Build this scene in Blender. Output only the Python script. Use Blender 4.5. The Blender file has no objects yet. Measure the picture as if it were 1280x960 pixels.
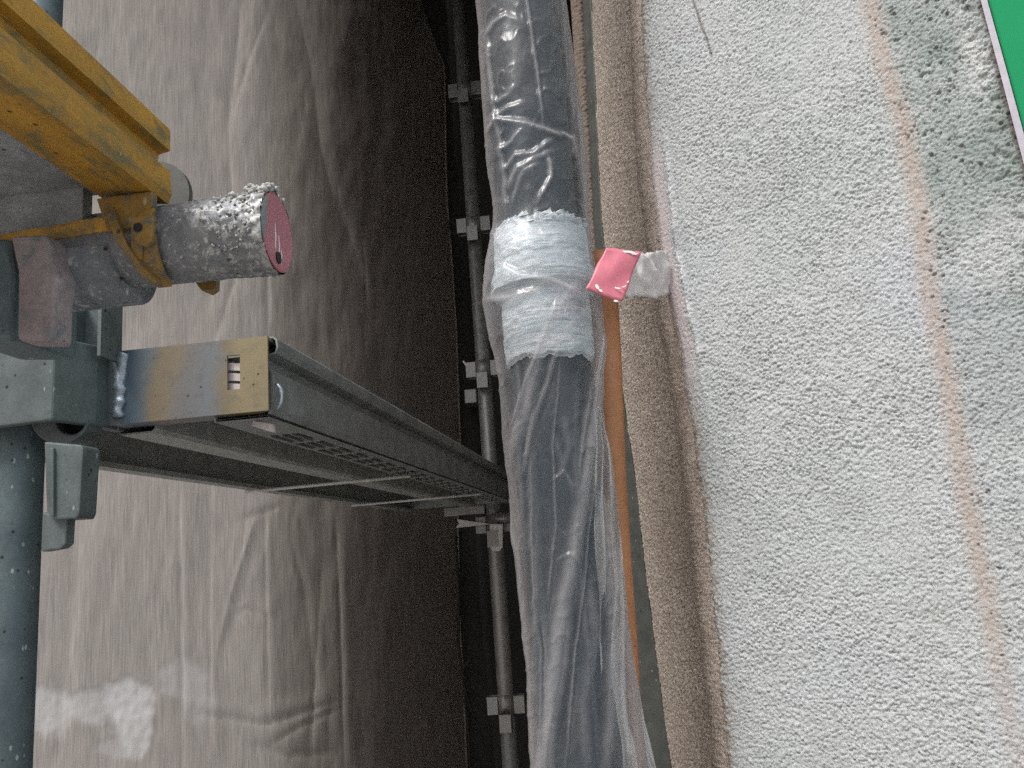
import bpy, bmesh, math, random
import numpy as np
from mathutils import Vector, Matrix, noise

random.seed(7)
rng = np.random.default_rng(11)
S = bpy.context.scene
COL = S.collection

# ------------------------------------------------------------------ camera
FPX = 1028.5                       # focal length in pixels of the 1280 px wide photograph


def unit(v):
    v = np.array(v, float)
    return v / np.linalg.norm(v)


# camera turned so that world Y (along the scaffold bay) and world Z vanish where they do in the photograph
_Y = unit((120, 200, FPX))
_U = np.array((-377, -5063, FPX), float)
_U = unit(_U - _Y * (_U @ _Y))
_X = np.cross(_Y, _U)
RW = np.array([_X, _Y, _U])        # camera (x right, y down, z forward) -> world
cam = bpy.data.cameras.new('camera')
cam.sensor_width = 36.0
cam.lens = FPX / 1280 * 36.0
cam.clip_start = 0.01
cam.clip_end = 500
cam_o = bpy.data.objects.new('camera', cam)
COL.objects.link(cam_o)
m = Matrix.Identity(4)
for r_ in range(3):
    m[r_][0], m[r_][1], m[r_][2] = RW[r_][0], -RW[r_][1], -RW[r_][2]
cam_o.matrix_world = m
S.camera = cam_o

# ------------------------------------------------------------------ light
W = bpy.data.worlds.new('World')
S.world = W
W.use_nodes = True
wn = W.node_tree.nodes
wl = W.node_tree.links
bg = wn['Background']
sky = wn.new('ShaderNodeTexSky')
sky.sky_type = 'NISHITA'
sky.sun_disc = False
SUN_AZ, SUN_EL = math.radians(220), math.radians(54)     # azimuth clockwise from +Y
sky.sun_elevation = SUN_EL
sky.sun_rotation = SUN_AZ
sky.dust_density = 3.0
hs = wn.new('ShaderNodeHueSaturation')
hs.inputs['Saturation'].default_value = 0.28             # overcast: nearly colourless sky
wl.new(sky.outputs[0], hs.inputs['Color'])
wl.new(hs.outputs[0], bg.inputs[0])
bg.inputs[1].default_value = 0.15
sun = bpy.data.lights.new('sun', 'SUN')
sun.energy = 1.5
sun.angle = math.radians(20)
sun.color = (1, .97, .93)
sun_o = bpy.data.objects.new('sun', sun)
COL.objects.link(sun_o)
sd = Vector((math.sin(SUN_AZ) * math.cos(SUN_EL), math.cos(SUN_AZ) * math.cos(SUN_EL), math.sin(SUN_EL)))
sun_o.rotation_euler = sd.to_track_quat('Z', 'Y').to_euler()
S.view_settings.view_transform = 'Standard'
S.view_settings.look = 'None'
S.view_settings.exposure = 0.85
S.view_settings.gamma = 1.0
S.cycles.max_bounces = 10
S.cycles.transparent_max_bounces = 24
S.cycles.sample_clamp_indirect = 4.0
S.cycles.use_denoising = False


# ------------------------------------------------------------------ helpers
def P(px, py, Yd):
    """point on the sight line through a photograph pixel, at distance Yd along the bay"""
    d = RW @ np.array((px - 640, py - 480, FPX))
    return d * (Yd / d[1])


def proj(p):
    c = np.asarray(p) @ RW                # world -> camera
    return c[..., 0] / c[..., 2] * FPX + 640, c[..., 1] / c[..., 2] * FPX + 480


def thing(name, label, cat, loc, group=None):
    o = bpy.data.objects.new(name, None)
    o.empty_display_size = .05
    COL.objects.link(o)
    o.location = tuple(float(v) for v in loc)
    return tag(o, label, cat, group)


def tag(o, label, cat, group=None):
    o['label'] = label
    o['category'] = cat
    if group:
        o['group'] = group
    return o


def root_loc(o):
    v = Vector((0, 0, 0))
    while o:
        v = v + o.location
        o = o.parent
    return v


def adopt(o, parent):
    if parent is not None:
        o.parent = parent
        base = root_loc(parent)
        o.location = (0, 0, 0)
        o.matrix_parent_inverse = Matrix.Translation(-base) if parent.parent is None and parent.type == 'EMPTY' else Matrix.Identity(4)
    return o


def link_mesh(name, me, mat, parent=None, smooth=False, kind=None):
    if mat:
        me.materials.append(mat)
    if smooth:
        me.polygons.foreach_set('use_smooth', [True] * len(me.polygons))
    o = bpy.data.objects.new(name, me)
    COL.objects.link(o)
    adopt(o, parent)
    if kind:
        o['kind'] = kind
    return o


def from_bm(name, bm, mat, parent=None, bevel=0, smooth=False, seg=2, kind=None):
    bmesh.ops.recalc_face_normals(bm, faces=bm.faces)
    if bevel:
        es = [e for e in bm.edges if len(e.link_faces) == 2 and e.calc_face_angle(0) > .5]
        bmesh.ops.bevel(bm, geom=es, offset=bevel, segments=seg, affect='EDGES', profile=.6, clamp_overlap=True)
    me = bpy.data.meshes.new(name)
    bm.to_mesh(me)
    bm.free()
    o = link_mesh(name, me, mat, parent, smooth, kind)
    return o


def loop_mesh(bm, rings, closed_ring=True, cap=True):
    """rings: list of lists of points; skins them one after the other"""
    vs = [[bm.verts.new(tuple(map(float, p))) for p in r] for r in rings]
    n = len(vs[0])
    for a, b in zip(vs[:-1], vs[1:]):
        for i in range(n if closed_ring else n - 1):
            j = (i + 1) % n
            bm.faces.new((a[i], a[j], b[j], b[i]))
    if cap and closed_ring:
        bm.faces.new(vs[0][::-1])
        bm.faces.new(vs[-1])
    return vs


def add_box(bm, x0, x1, y0, y1, z0, z1):
    loop_mesh(bm, [[(x0, y0, z), (x1, y0, z), (x1, y1, z), (x0, y1, z)] for z in (z0, z1)])


def add_tube(bm, p0, p1, r, n=32, r1=None, hole=None, depth=.03):
    p0, p1 = Vector(map(float, p0)), Vector(map(float, p1))
    ax = (p1 - p0).normalized()
    u = ax.orthogonal().normalized()
    w = ax.cross(u)
    r1 = r if r1 is None else r1
    def ring(c, rr):
        return [c + (u * math.cos(2 * math.pi * k / n) + w * math.sin(2 * math.pi * k / n)) * rr for k in range(n)]
    rings = [ring(p0, r), ring(p1, r1)]
    if hole:
        rings += [ring(p1, hole), ring(p1 - ax * depth, hole)]
    loop_mesh(bm, rings)


def add_path_tube(bm, pts, r, n=8):
    pts = [Vector(map(float, p)) for p in pts]
    rings = []
    ref = None
    for i, p in enumerate(pts):
        t = (pts[min(i + 1, len(pts) - 1)] - pts[max(i - 1, 0)]).normalized()
        if ref is None:
            ref = t.orthogonal().normalized()
        u = (ref - t * ref.dot(t)).normalized()
        ref = u
        w = t.cross(u)
        rr = r[i] if isinstance(r, (list, tuple)) else r
        rings.append([p + (u * math.cos(2 * math.pi * k / n) + w * math.sin(2 * math.pi * k / n)) * rr for k in range(n)])
    loop_mesh(bm, rings)


def add_prism(bm, poly, axis, a, b):
    """poly of 2-D points extruded along axis 'x' (y,z), 'y' (x,z) or 'z' (x,y)"""
    def pt(p, t):
        return {'x': (t, p[0], p[1]), 'y': (p[0], t, p[1]), 'z': (p[0], p[1], t)}[axis]
    loop_mesh(bm, [[pt(p, a) for p in poly], [pt(p, b) for p in poly]])


def offset_poly(line, t):
    """closed outline of a folded sheet of thickness t following an open 2-D polyline"""
    L = [np.array(p, float) for p in line]
    out = []
    for i, p in enumerate(L):
        d0 = unit(L[i] - L[i - 1]) if i > 0 else unit(L[1] - L[0])
        d1 = unit(L[i + 1] - L[i]) if i < len(L) - 1 else d0
        n0, n1 = np.array((-d0[1], d0[0])), np.array((-d1[1], d1[0]))
        nn = n0 + n1
        nn = nn / max(np.linalg.norm(nn), 1e-6)
        out.append(p + nn * t / max(.5, nn @ n0))
    return [tuple(p) for p in L] + [tuple(p) for p in out[::-1]]


def grid_mesh(name, pts, mat, parent=None, wrap=False, attr=None, smooth=True, kind=None):
    ny, nx = pts.shape[:2]
    me = bpy.data.meshes.new(name)
    me.vertices.add(ny * nx)
    me.vertices.foreach_set('co', pts.reshape(-1).astype(np.float32))
    idx = np.arange(ny * nx).reshape(ny, nx)
    if wrap:
        idx = np.concatenate([idx, idx[:, :1]], 1)
    q = np.stack([idx[:-1, :-1], idx[:-1, 1:], idx[1:, 1:], idx[1:, :-1]], -1).reshape(-1, 4)
    me.loops.add(q.size)
    me.loops.foreach_set('vertex_index', q.reshape(-1).astype(np.int32))
    me.polygons.add(len(q))
    me.polygons.foreach_set('loop_start', (np.arange(len(q)) * 4).astype(np.int32))
    me.polygons.foreach_set('loop_total', np.full(len(q), 4, np.int32))
    me.update(calc_edges=True)
    me.validate()
    for k, v in (attr or {}).items():
        a = me.attributes.new(k, 'FLOAT', 'POINT')
        a.data.foreach_set('value', v.reshape(-1).astype(np.float32))
    return link_mesh(name, me, mat, parent, smooth, kind)


_LAT = rng.random((512, 512))


def vnoise(x, y):
    xi, yi = np.floor(x).astype(int), np.floor(y).astype(int)
    fx, fy = x - xi, y - yi
    fx, fy = fx * fx * (3 - 2 * fx), fy * fy * (3 - 2 * fy)
    g = lambda a, b: _LAT[a % 512, b % 512]
    return (g(xi, yi) * (1 - fx) + g(xi + 1, yi) * fx) * (1 - fy) + (g(xi, yi + 1) * (1 - fx) + g(xi + 1, yi + 1) * fx) * fy


def fbm(x, y, o=4):
    s, a, t = 0, 1, 0
    for k in range(o):
        s = s + a * vnoise(x * 2 ** k + 17 * k, y * 2 ** k + 31 * k)
        t += a
        a *= .5
    return s / t


_JX, _JY, _JR = rng.random((512, 512)), rng.random((512, 512)), rng.random((512, 512))


def lumps(x, y):
    """rounded grains: per jittered cell a dome of its own size; returns 0..1 height"""
    xi, yi = np.floor(x).astype(int), np.floor(y).astype(int)
    h = np.zeros_like(x)
    for dx in (-1, 0, 1):
        for dy in (-1, 0, 1):
            a, b = (xi + dx) % 512, (yi + dy) % 512
            d2 = (xi + dx + _JX[a, b] - x) ** 2 + (yi + dy + _JY[a, b] - y) ** 2
            rr = .32 + .40 * _JR[a, b]
            h = np.maximum(h, np.sqrt(np.clip(1 - d2 / rr ** 2, 0, 1)) * (.4 + .6 * _JR[b, a]))
    return h


def interp(poly, y):
    a = np.array(poly, float)
    return np.interp(y, a[:, 0], a[:, 1])


def seg_dist(px, py, line):
    """distance in pixels to a polyline and position along it 0..1"""
    best = np.full(px.shape, 1e9)
    side = np.zeros(px.shape)
    pos = np.zeros(px.shape)
    L = len(line) - 1
    for i in range(L):
        (x0, y0), (x1, y1) = line[i], line[i + 1]
        dx, dy = x1 - x0, y1 - y0
        t = np.clip(((px - x0) * dx + (py - y0) * dy) / (dx * dx + dy * dy), 0, 1)
        d = np.hypot(px - x0 - t * dx, py - y0 - t * dy)
        s = np.sign((px - x0) * dy - (py - y0) * dx)
        mk = d < best
        best = np.where(mk, d, best)
        side = np.where(mk, s, side)
        pos = np.where(mk, (i + t) / L, pos)
    return best, side, pos


# ------------------------------------------------------------------ materials
class Mat:
    def __init__(self, name):
        self.m = bpy.data.materials.new(name)
        self.m.use_nodes = True
        self.nt = self.m.node_tree
        self.b = self.nt.nodes['Principled BSDF']
        self.out = self.nt.nodes['Material Output']
        self.co = self.add('ShaderNodeTexCoord').outputs['Object']

    def add(self, t, **kw):
        n = self.nt.nodes.new(t)
        for k, v in kw.items():
            if hasattr(n, k):
                setattr(n, k, v)
        return n

    def link(self, a, b):
        self.nt.links.new(a, b)

    def scale(self, s):
        n = self.add('ShaderNodeMapping')
        n.inputs['Scale'].default_value = s
        self.link(self.co, n.inputs[0])
        return n.outputs[0]

    def noise(self, scale, detail=4, rough=.55, vec=None, dist=0):
        n = self.add('ShaderNodeTexNoise')
        n.inputs['Scale'].default_value = scale
        n.inputs['Detail'].default_value = detail
        n.inputs['Roughness'].default_value = rough
        n.inputs['Distortion'].default_value = dist
        self.link(vec or self.co, n.inputs['Vector'])
        return n.outputs['Fac']

    def ramp(self, fac, stops, interp='LINEAR'):
        n = self.add('ShaderNodeValToRGB')
        cr = n.color_ramp
        cr.interpolation = interp
        while len(cr.elements) < len(stops):
            cr.elements.new(.5)
        for e, (p, c) in zip(cr.elements, stops):
            e.position = p
            e.color = (*c, 1) if len(c) == 3 else c
        self.link(fac, n.inputs[0])
        return n.outputs[0]

    def step(self, fac, a, b):
        n = self.add('ShaderNodeMapRange')
        n.inputs[1].default_value, n.inputs[2].default_value = a, b
        n.clamp = True
        self.link(fac, n.inputs[0])
        return n.outputs[0]

    def math(self, op, a, b=None):
        n = self.add('ShaderNodeMath', operation=op)
        for i, v in enumerate((a, b)):
            if v is None:
                continue
            if isinstance(v, (int, float)):
                n.inputs[i].default_value = v
            else:
                self.link(v, n.inputs[i])
        return n.outputs[0]

    def mix(self, fac, a, b):
        n = self.add('ShaderNodeMix', data_type='RGBA')
        for i, v in ((0, fac), (6, a), (7, b)):
            if isinstance(v, (int, float)):
                n.inputs[i].default_value = v
            elif isinstance(v, tuple):
                n.inputs[i].default_value = (*v, 1)
            else:
                self.link(v, n.inputs[i])
        return n.outputs[2]

    def attr(self, name):
        n = self.add('ShaderNodeAttribute')
        n.attribute_name = name
        return n.outputs['Fac']

    def bump(self, h, strength, dist=.001):
        n = self.add('ShaderNodeBump')
        n.inputs['Strength'].default_value = strength
        n.inputs['Distance'].default_value = dist
        self.link(h, n.inputs['Height'])
        self.link(n.outputs[0], self.b.inputs['Normal'])
        return n.outputs[0]

    def set(self, color=None, rough=None, metal=None):
        for k, v in (('Base Color', color), ('Roughness', rough), ('Metallic', metal)):
            if v is None:
                continue
            if isinstance(v, tuple):
                self.b.inputs[k].default_value = (*v, 1)
            elif isinstance(v, (int, float)):
                self.b.inputs[k].default_value = v
            else:
                self.link(v, self.b.inputs[k])
        return self


def worn(name, c1, c2, scale=30, rough=.55, metal=0.0, specks=None, scuffs=None, bump=.25, stretch=None):
    """painted or galvanised metal: two tones, grime, pale splashes and dark pits"""
    M = Mat(name)
    vec = M.scale(stretch) if stretch else None
    n1 = M.noise(scale, 6, .6, vec)
    col = M.ramp(n1, [(.32, c1), (.68, c2)])
    fine = M.noise(scale * 9, 3, .6)
    col = M.mix(M.math('MULTIPLY', M.step(fine, .35, .75), .35), col, tuple(v * .55 for v in c1))
    if scuffs:
        sc = M.noise(scale * 2.2, 8, .72, vec, .4)
        col = M.mix(M.step(sc, scuffs[1], scuffs[1] + (scuffs[2] if len(scuffs) > 2 else .07)), col, scuffs[0])
    if specks:
        v = M.add('ShaderNodeTexVoronoi')
        v.inputs['Scale'].default_value = specks[1]
        v.inputs['Randomness'].default_value = 1
        M.link(M.scale((1, 1, .5)), v.inputs['Vector'])
        gate = M.step(M.noise(specks[1] * .35, 2), .5, .58)
        col = M.mix(M.math('MULTIPLY', M.step(v.outputs['Distance'], specks[2], specks[2] * .6), gate), col, specks[0])
        v2 = M.add('ShaderNodeTexVoronoi')
        v2.inputs['Scale'].default_value = specks[1] * .83
        mp = M.add('ShaderNodeMapping')
        mp.inputs['Location'].default_value = (3.1, 1.7, 2.2)
        M.link(M.co, mp.inputs[0])
        M.link(mp.outputs[0], v2.inputs['Vector'])
        gate2 = M.step(M.noise(specks[1] * .3, 2), .5, .42)
        col = M.mix(M.math('MULTIPLY', M.step(v2.outputs['Distance'], specks[2] * 1.1, specks[2] * .6), gate2), col, tuple(v * .2 for v in c1))
    M.set(col, M.ramp(n1, [(.3, (rough - .12,) * 3), (.7, (rough + .12,) * 3)]), metal)
    M.bump(M.math('ADD', n1, M.math('MULTIPLY', fine, .4)), bump, .0012)
    return M.m


WHITE_DRIP = (.40, .43, .43)
steel_blue = worn('blue_grey_painted_steel', (.088, .125, .143), (.140, .188, .206), 22, .5, .25, (WHITE_DRIP, 95, .17), None, .2)
steel_clamp = worn('grey_green_cast_steel', (.10, .128, .132), (.155, .19, .192), 26, .55, .25, (WHITE_DRIP, 90, .16), None, .35)
steel_far = worn('dull_grey_tube', (.27, .272, .272), (.38, .38, .38), 30, .38, .5, (WHITE_DRIP, 80, .12), None, .2)
steel_plank = worn('grey_pressed_steel', (.22, .245, .245), (.33, .35, .35), 24, .5, .3, (WHITE_DRIP, 70, .12), ((.20, .19, .18), .66), .2)
steel_inner = worn('lightened_inner_steel', (.34, .36, .35), (.48, .50, .49), 24, .55, .15, (WHITE_DRIP, 70, .12), ((.26, .25, .235), .58, .15), .2)  # lighter copy of the plank steel, for light its inner faces lack
steel_rod = worn('bright_wire_rod', (.60, .60, .60), (.75, .75, .74), 60, .4, .1, None, None, .1)
galv_crust = worn('crusted_galvanised_tube', (.14, .152, .168), (.26, .272, .288), 45, .5, .25, ((.5, .5, .48), 130, .2), ((.42, .43, .42), .565), .9)
def crust_over(m_):
    nt = m_.node_tree
    b_ = nt.nodes['Principled BSDF']
    old = b_.inputs['Base Color'].links[0].from_socket
    at = nt.nodes.new('ShaderNodeAttribute')
    at.attribute_name = 'crust'
    no = nt.nodes.new('ShaderNodeTexNoise')
    no.inputs['Scale'].default_value = 150
    no.inputs['Detail'].default_value = 7
    no.inputs['Roughness'].default_value = .75
    nt.links.new([n for n in nt.nodes if n.type == 'TEX_COORD'][0].outputs['Object'], no.inputs['Vector'])
    ad = nt.nodes.new('ShaderNodeMath')
    ad.operation = 'MULTIPLY_ADD'
    ad.inputs[1].default_value = .12
    nt.links.new(at.outputs['Fac'], ad.inputs[0])
    nt.links.new(no.outputs['Fac'], ad.inputs[2])
    mr = nt.nodes.new('ShaderNodeMapRange')
    mr.inputs[1].default_value, mr.inputs[2].default_value = .60, .66
    nt.links.new(ad.outputs[0], mr.inputs[0])
    mx = nt.nodes.new('ShaderNodeMix')
    mx.data_type = 'RGBA'
    nt.links.new(mr.outputs[0], mx.inputs[0])
    nt.links.new(old, mx.inputs[6])
    mx.inputs[7].default_value = (.42, .43, .425, 1)
    nt.links.new(mx.outputs[2], b_.inputs['Base Color'])


crust_over(galv_crust)
cement = worn('dried_cement_crust', (.34, .34, .33), (.55, .55, .53), 120, .9, 0, ((.7, .7, .68), 260, .25), ((.24, .25, .25), .6), 1.0)
yellow_paint = worn('worn_ochre_paint', (.34, .175, .024), (.60, .315, .034), 34, .5, 0, ((.60, .44, .16), 90, .12), ((.20, .155, .06), .49, .12), .35, (1, .35, 1))
yellow_dull = worn('dirty_ochre_paint', (.20, .125, .03), (.33, .19, .04), 40, .55, 0, ((.4, .36, .25), 90, .14), ((.12, .115, .09), .5), .4)
plank_under = worn('grimy_grey_sheet', (.22, .235, .245), (.44, .46, .47), 30, .6, .3, ((.4, .4, .4), 110, .15), ((.03, .03, .03), .62), .6)
plank_dark = worn('dark_flange_steel', (.07, .072, .068), (.11, .112, .105), 30, .6, .2)
rust_pink = worn('rusty_pinkish_wedge', (.23, .185, .195), (.38, .335, .345), 28, .6, .2, (WHITE_DRIP, 90, .15), ((.16, .185, .20), .52, .12), .6)
pink_paint = worn('pink_end_paint', (.42, .115, .16), (.48, .14, .19), 12, .45, 0, None, None, .15)
weld_mat = worn('weld_metal', (.20, .26, .32), (.42, .48, .54), 120, .35, .6, None, None, .6)
black_cord = Mat('black_cord').set((.012, .012, .012), .7).m
dark_void = Mat('shade_inside').set((.015, .016, .016), .8).m  # near-black stands for the shade inside hollows and holes
white_paint = worn('white_overspray', (.62, .58, .57), (.78, .76, .75), 60, .7, 0, None, ((.58, .38, .38), .62), .5)
pink_plate_m = worn('pink_plate_paint', (.60, .168, .225), (.66, .19, .255), 14, .5, 0, None, None, .08)
tan_m = worn('tan_brown_plastic', (.50, .225, .10), (.60, .285, .135), 9, .45, 0, ((.7, .62, .55), 40, .06), None, .1)
flash_m = worn('dark_grey_sealant', (.055, .062, .058), (.085, .09, .083), 40, .6, 0, ((.3, .3, .28), 150, .15), None, .3)
plaster_back = Mat('wall_core').set((.3, .28, .26), .9).m
house_m = worn('dark_grey_render', (.055, .055, .052), (.085, .083, .08), 2, .9)

# heat-tinted bracket arm: straw, purple and blue bands along its length beside the weld
M = Mat('heat_tinted_steel')
sx = M.add('ShaderNodeSeparateXYZ')
M.link(M.co, sx.inputs[0])
bx = M.math('ADD', sx.outputs[0], M.math('MULTIPLY', M.math('SUBTRACT', M.noise(11, 6, .65), .5), .06))
tint = M.ramp(M.step(bx, -.565, -.36), [(0, (.10, .12, .12)), (.09, (.12, .15, .16)), (.16, (.055, .09, .13)), (.28, (.10, .13, .15)),
                                        (.36, (.19, .155, .105)), (.45, (.20, .17, .125)), (.52, (.17, .165, .16)), (.66, (.165, .18, .195)),
                                        (.76, (.20, .17, .115)), (.84, (.255, .215, .13)), (1, (.24, .205, .125))])
g = M.noise(60, 6, .65)
col = M.mix(M.math('MULTIPLY', M.step(g, .52, .75), .5), tint, (.09, .09, .09))
vd = M.add('ShaderNodeTexVoronoi')
vd.inputs['Scale'].default_value = 110
M.link(M.co, vd.inputs['Vector'])
col = M.mix(M.math('MULTIPLY', M.step(vd.outputs['Distance'], .2, .1), M.step(M.noise(30, 2), .52, .58)), col, (.04, .04, .045))
M.set(col, .42, .35)
M.bump(g, .2, .0008)
heat_m = M.m

# white stucco: pale grey with greenish and bluish drifts; attributes carry its stains and dark marks
M = Mat('white_stucco')
big = M.noise(3.2, 3, .5)
col = M.ramp(big, [(.3, (.41, .45, .45)), (.5, (.455, .48, .485)), (.7, (.445, .47, .515))])
grain = M.noise(340, 4, .75)
spk = M.noise(620, 2, .6)
col = M.mix(M.math('MULTIPLY', M.step(grain, .55, .75), .55), col, (.29, .30, .297))
col = M.mix(M.math('MULTIPLY', M.step(grain, .42, .28), .6), col, (.54, .55, .55))
col = M.mix(M.math('MULTIPLY', M.step(spk, .56, .66), .8), col, (.20, .205, .205))
col = M.mix(M.math('MULTIPLY', M.step(M.noise(14, 4, .65), .5, .75), .35), col, (.33, .335, .33))
col = M.mix(M.attr('green'), col, (.205, .25, .235))
col = M.mix(M.attr('stripe'), col, (.37, .305, .265))
col = M.mix(M.attr('edgebrown'), col, (.27, .225, .19))
col = M.mix(M.attr('pinkish'), col, (.52, .44, .44))
col = M.mix(M.attr('bright'), col, (.66, .66, .67))
col = M.mix(M.attr('dark_marks'), col, (.11, .095, .085))
M.set(col, .9)
M.bump(grain, .6, .0018)
stucco_m = M.m

M = Mat('brown_stucco')
g1 = M.noise(300, 4, .7)
g2 = M.noise(420, 2, .5)
col = M.ramp(g1, [(.30, (.09, .075, .063)), (.42, (.33, .285, .245)), (.56, (.49, .425, .37)), (.70, (.72, .66, .60))])
col = M.mix(M.math('MULTIPLY', M.step(g2, .56, .66), .9), col, (.13, .10, .08))
col = M.mix(M.math('MULTIPLY', M.step(M.noise(5, 3), .45, .7), .5), col, (.33, .275, .225))
col = M.mix(M.attr('worn'), col, (.55, .47, .41))  # paler zone and edge highlight of the band
M.set(col, .92)
M.bump(g1, .8, .002)
brown_m = M.m

# green masking sheet with a fine woven print
M = Mat('green_sheet')
wv = M.add('ShaderNodeTexWave')
wv.inputs['Scale'].default_value = 260
wv.inputs['Distortion'].default_value = 1
M.link(M.co, wv.inputs['Vector'])
M.set(M.mix(wv.outputs['Fac'], (.010, .235, .092), (.015, .27, .112)), .8)
M.b.inputs['Specular IOR Level'].default_value = .15
green_m = M.m
lilac_m = worn('pale_lilac_strip', (.40, .385, .445), (.46, .44, .50), 20, .5, 0, None, None, .1)

# debris netting: fine vertical weave, lets light through from behind
M = Mat('beige_mesh_sheet')
w1 = M.noise(1, 3, .75, M.scale((300, 300, 9)), .3)
w2 = M.noise(1, 2, .6, M.scale((40, 40, 420)))
big = M.noise(2.2, 4, .55)
col = M.ramp(w1, [(.28, (.43, .385, .35)), (.5, (.625, .565, .515)), (.72, (.80, .735, .68))])
col = M.mix(M.math('MULTIPLY', w2, .25), col, (.44, .40, .37))
col = M.mix(M.math('MULTIPLY', M.step(big, .4, .75), .35), col, (.54, .475, .44))
col = M.mix(M.attr('pale_blotch'), col, (.97, .95, .93))
dif = M.b
M.set(col, .85)
M.bump(w1, .12, .0015)
tr = M.add('ShaderNodeBsdfTranslucent')
M.link(M.mix(1.0, col, col), tr.inputs[0])
front = M.add('ShaderNodeMix', data_type='RGBA', blend_type='MULTIPLY')
front.inputs[0].default_value = 1
M.link(col, front.inputs[6])
M.link(M.mix(M.attr('pale_blotch'), (.75, .75, .75), (1.0, 1.0, 1.0)), front.inputs[7])
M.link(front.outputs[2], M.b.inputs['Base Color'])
tp = M.add('ShaderNodeBsdfTransparent')
ms = M.add('ShaderNodeMixShader')
ms.inputs[0].default_value = .7
M.link(dif.outputs[0], ms.inputs[1])
M.link(tr.outputs[0], ms.inputs[2])
ms2 = M.add('ShaderNodeMixShader')
M.link(M.math('MULTIPLY', M.step(w1, .6, .3), .10), ms2.inputs[0])
M.link(ms.outputs[0], ms2.inputs[1])
M.link(tp.outputs[0], ms2.inputs[2])
M.link(ms2.outputs[0], M.out.inputs[0])
net_m = M.m

M = Mat('shaded_mesh_sheet')  # mesh with the far end's shade put into its colour
w1 = M.noise(1, 3, .7, M.scale((300, 300, 9)))
M.set(M.ramp(w1, [(.3, (.025, .025, .025)), (.7, (.045, .044, .042))]), .9)
shade_net_m = M.m


def film_mat(name, lo, hi, tint):
    """clear polythene: mostly see-through face on, milky where it turns edge-on or lies in folds"""
    M = Mat(name)
    lw = M.add('ShaderNodeLayerWeight')
    lw.inputs['Blend'].default_value = .35
    crease = M.noise(1, 5, .65, M.scale((60, 60, 16)), 1.2)
    fac = M.math('ADD', lo, M.math('MULTIPLY', M.math('POWER', lw.outputs['Facing'], 1.6), hi))
    fac = M.math('ADD', fac, M.math('MULTIPLY', M.attr('fold'), .42))
    fac = M.math('MINIMUM', fac, .92)
    M.set(tint, .22)
    M.b.inputs['Specular IOR Level'].default_value = .6
    nb = M.bump(crease, .10, .004)
    tr = M.add('ShaderNodeBsdfTranslucent')
    tr.inputs[0].default_value = (*tint, 1)
    ms = M.add('ShaderNodeMixShader')
    ms.inputs[0].default_value = .4
    M.link(M.b.outputs[0], ms.inputs[1])
    M.link(tr.outputs[0], ms.inputs[2])
    tp = M.add('ShaderNodeBsdfTransparent')
    tp.inputs[0].default_value = (.96, .965, .97, 1)
    m2 = M.add('ShaderNodeMixShader')
    M.link(fac, m2.inputs[0])
    M.link(tp.outputs[0], m2.inputs[1])
    M.link(ms.outputs[0], m2.inputs[2])
    gl = M.add('ShaderNodeBsdfGlossy')
    gl.inputs['Roughness'].default_value = .25
    M.link(nb, gl.inputs['Normal'])
    fr = M.add('ShaderNodeFresnel')
    fr.inputs[0].default_value = 1.45
    M.link(nb, fr.inputs['Normal'])
    m3 = M.add('ShaderNodeMixShader')
    M.link(M.math('MULTIPLY', fr.outputs[0], .6), m3.inputs[0])
    M.link(m2.outputs[0], m3.inputs[1])
    M.link(gl.outputs[0], m3.inputs[2])
    M.link(m3.outputs[0], M.out.inputs[0])
    return M.m


film_m = film_mat('clear_polythene', .055, .62, (.74, .72, .75))

M = Mat('slate_pipe_paint')
n1 = M.noise(5, 4)
col = M.ramp(n1, [(.35, (.014, .046, .070)), (.65, (.034, .050, .062))])
M.set(col, .38)
pipe_m = M.m

M = Mat('white_masking_wrap')
n1 = M.noise(1, 5, .65, M.scale((25, 25, 260)), .8)
col = M.ramp(n1, [(.30, (.36, .46, .51)), (.44, (.58, .67, .72)), (.60, (.76, .81, .85)), (.75, (.9, .92, .94))])
M.set(col, .5)
M.bump(n1, .7, .0025)
wrap_m = M.m

# ------------------------------------------------------------------ the setting
bm = bmesh.new()
add_box(bm, -420, 420, -420, 420, -5.4, -5.2)
gm = worn('concrete_yard', (.10, .098, .094), (.15, .147, .14), 1.2, .9)
from_bm('ground', bm, gm, kind='structure')

# ------------------------------------------------------------------ stucco wall on the right
WA, WB = P(832, 340, 1.05), P(1280, 480, .83)
HD = unit((WB[0] - WA[0], WB[1] - WA[1], 0))            # along the wall face
WN = np.array((HD[1], -HD[0], 0))
if WN @ (-WA) < 0:
    WN = -WN


def wall_sz(px, py):
    d = RW @ np.array((px - 640, py - 480, FPX))
    p = d * ((WA @ WN) / (d @ WN))
    return (p - WA) @ HD, p[2]


def wall_pt(s, z, off=0.0):
    return np.stack([WA[0] + HD[0] * s + WN[0] * off, WA[1] + HD[1] * s + WN[1] * off, z + 0 * s], -1)


BND = [(-500, 752), (0, 800), (120, 806), (230, 814), (330, 827), (430, 847), (570, 870), (700, 885), (900, 904), (960, 910), (1500, 968)]
EDG = [(-500, 690), (0, 740), (240, 751), (300, 755), (450, 773), (600, 795), (700, 806), (900, 832), (960, 840), (1500, 905)]
GLF = [(-500, 678), (0, 728), (240, 740), (300, 743), (450, 757), (600, 777), (950, 806), (1500, 850)]
HLF = [(-500, 662), (0, 713), (240, 729), (320, 737), (450, 748), (600, 765), (950, 790), (1500, 830)]

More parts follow.
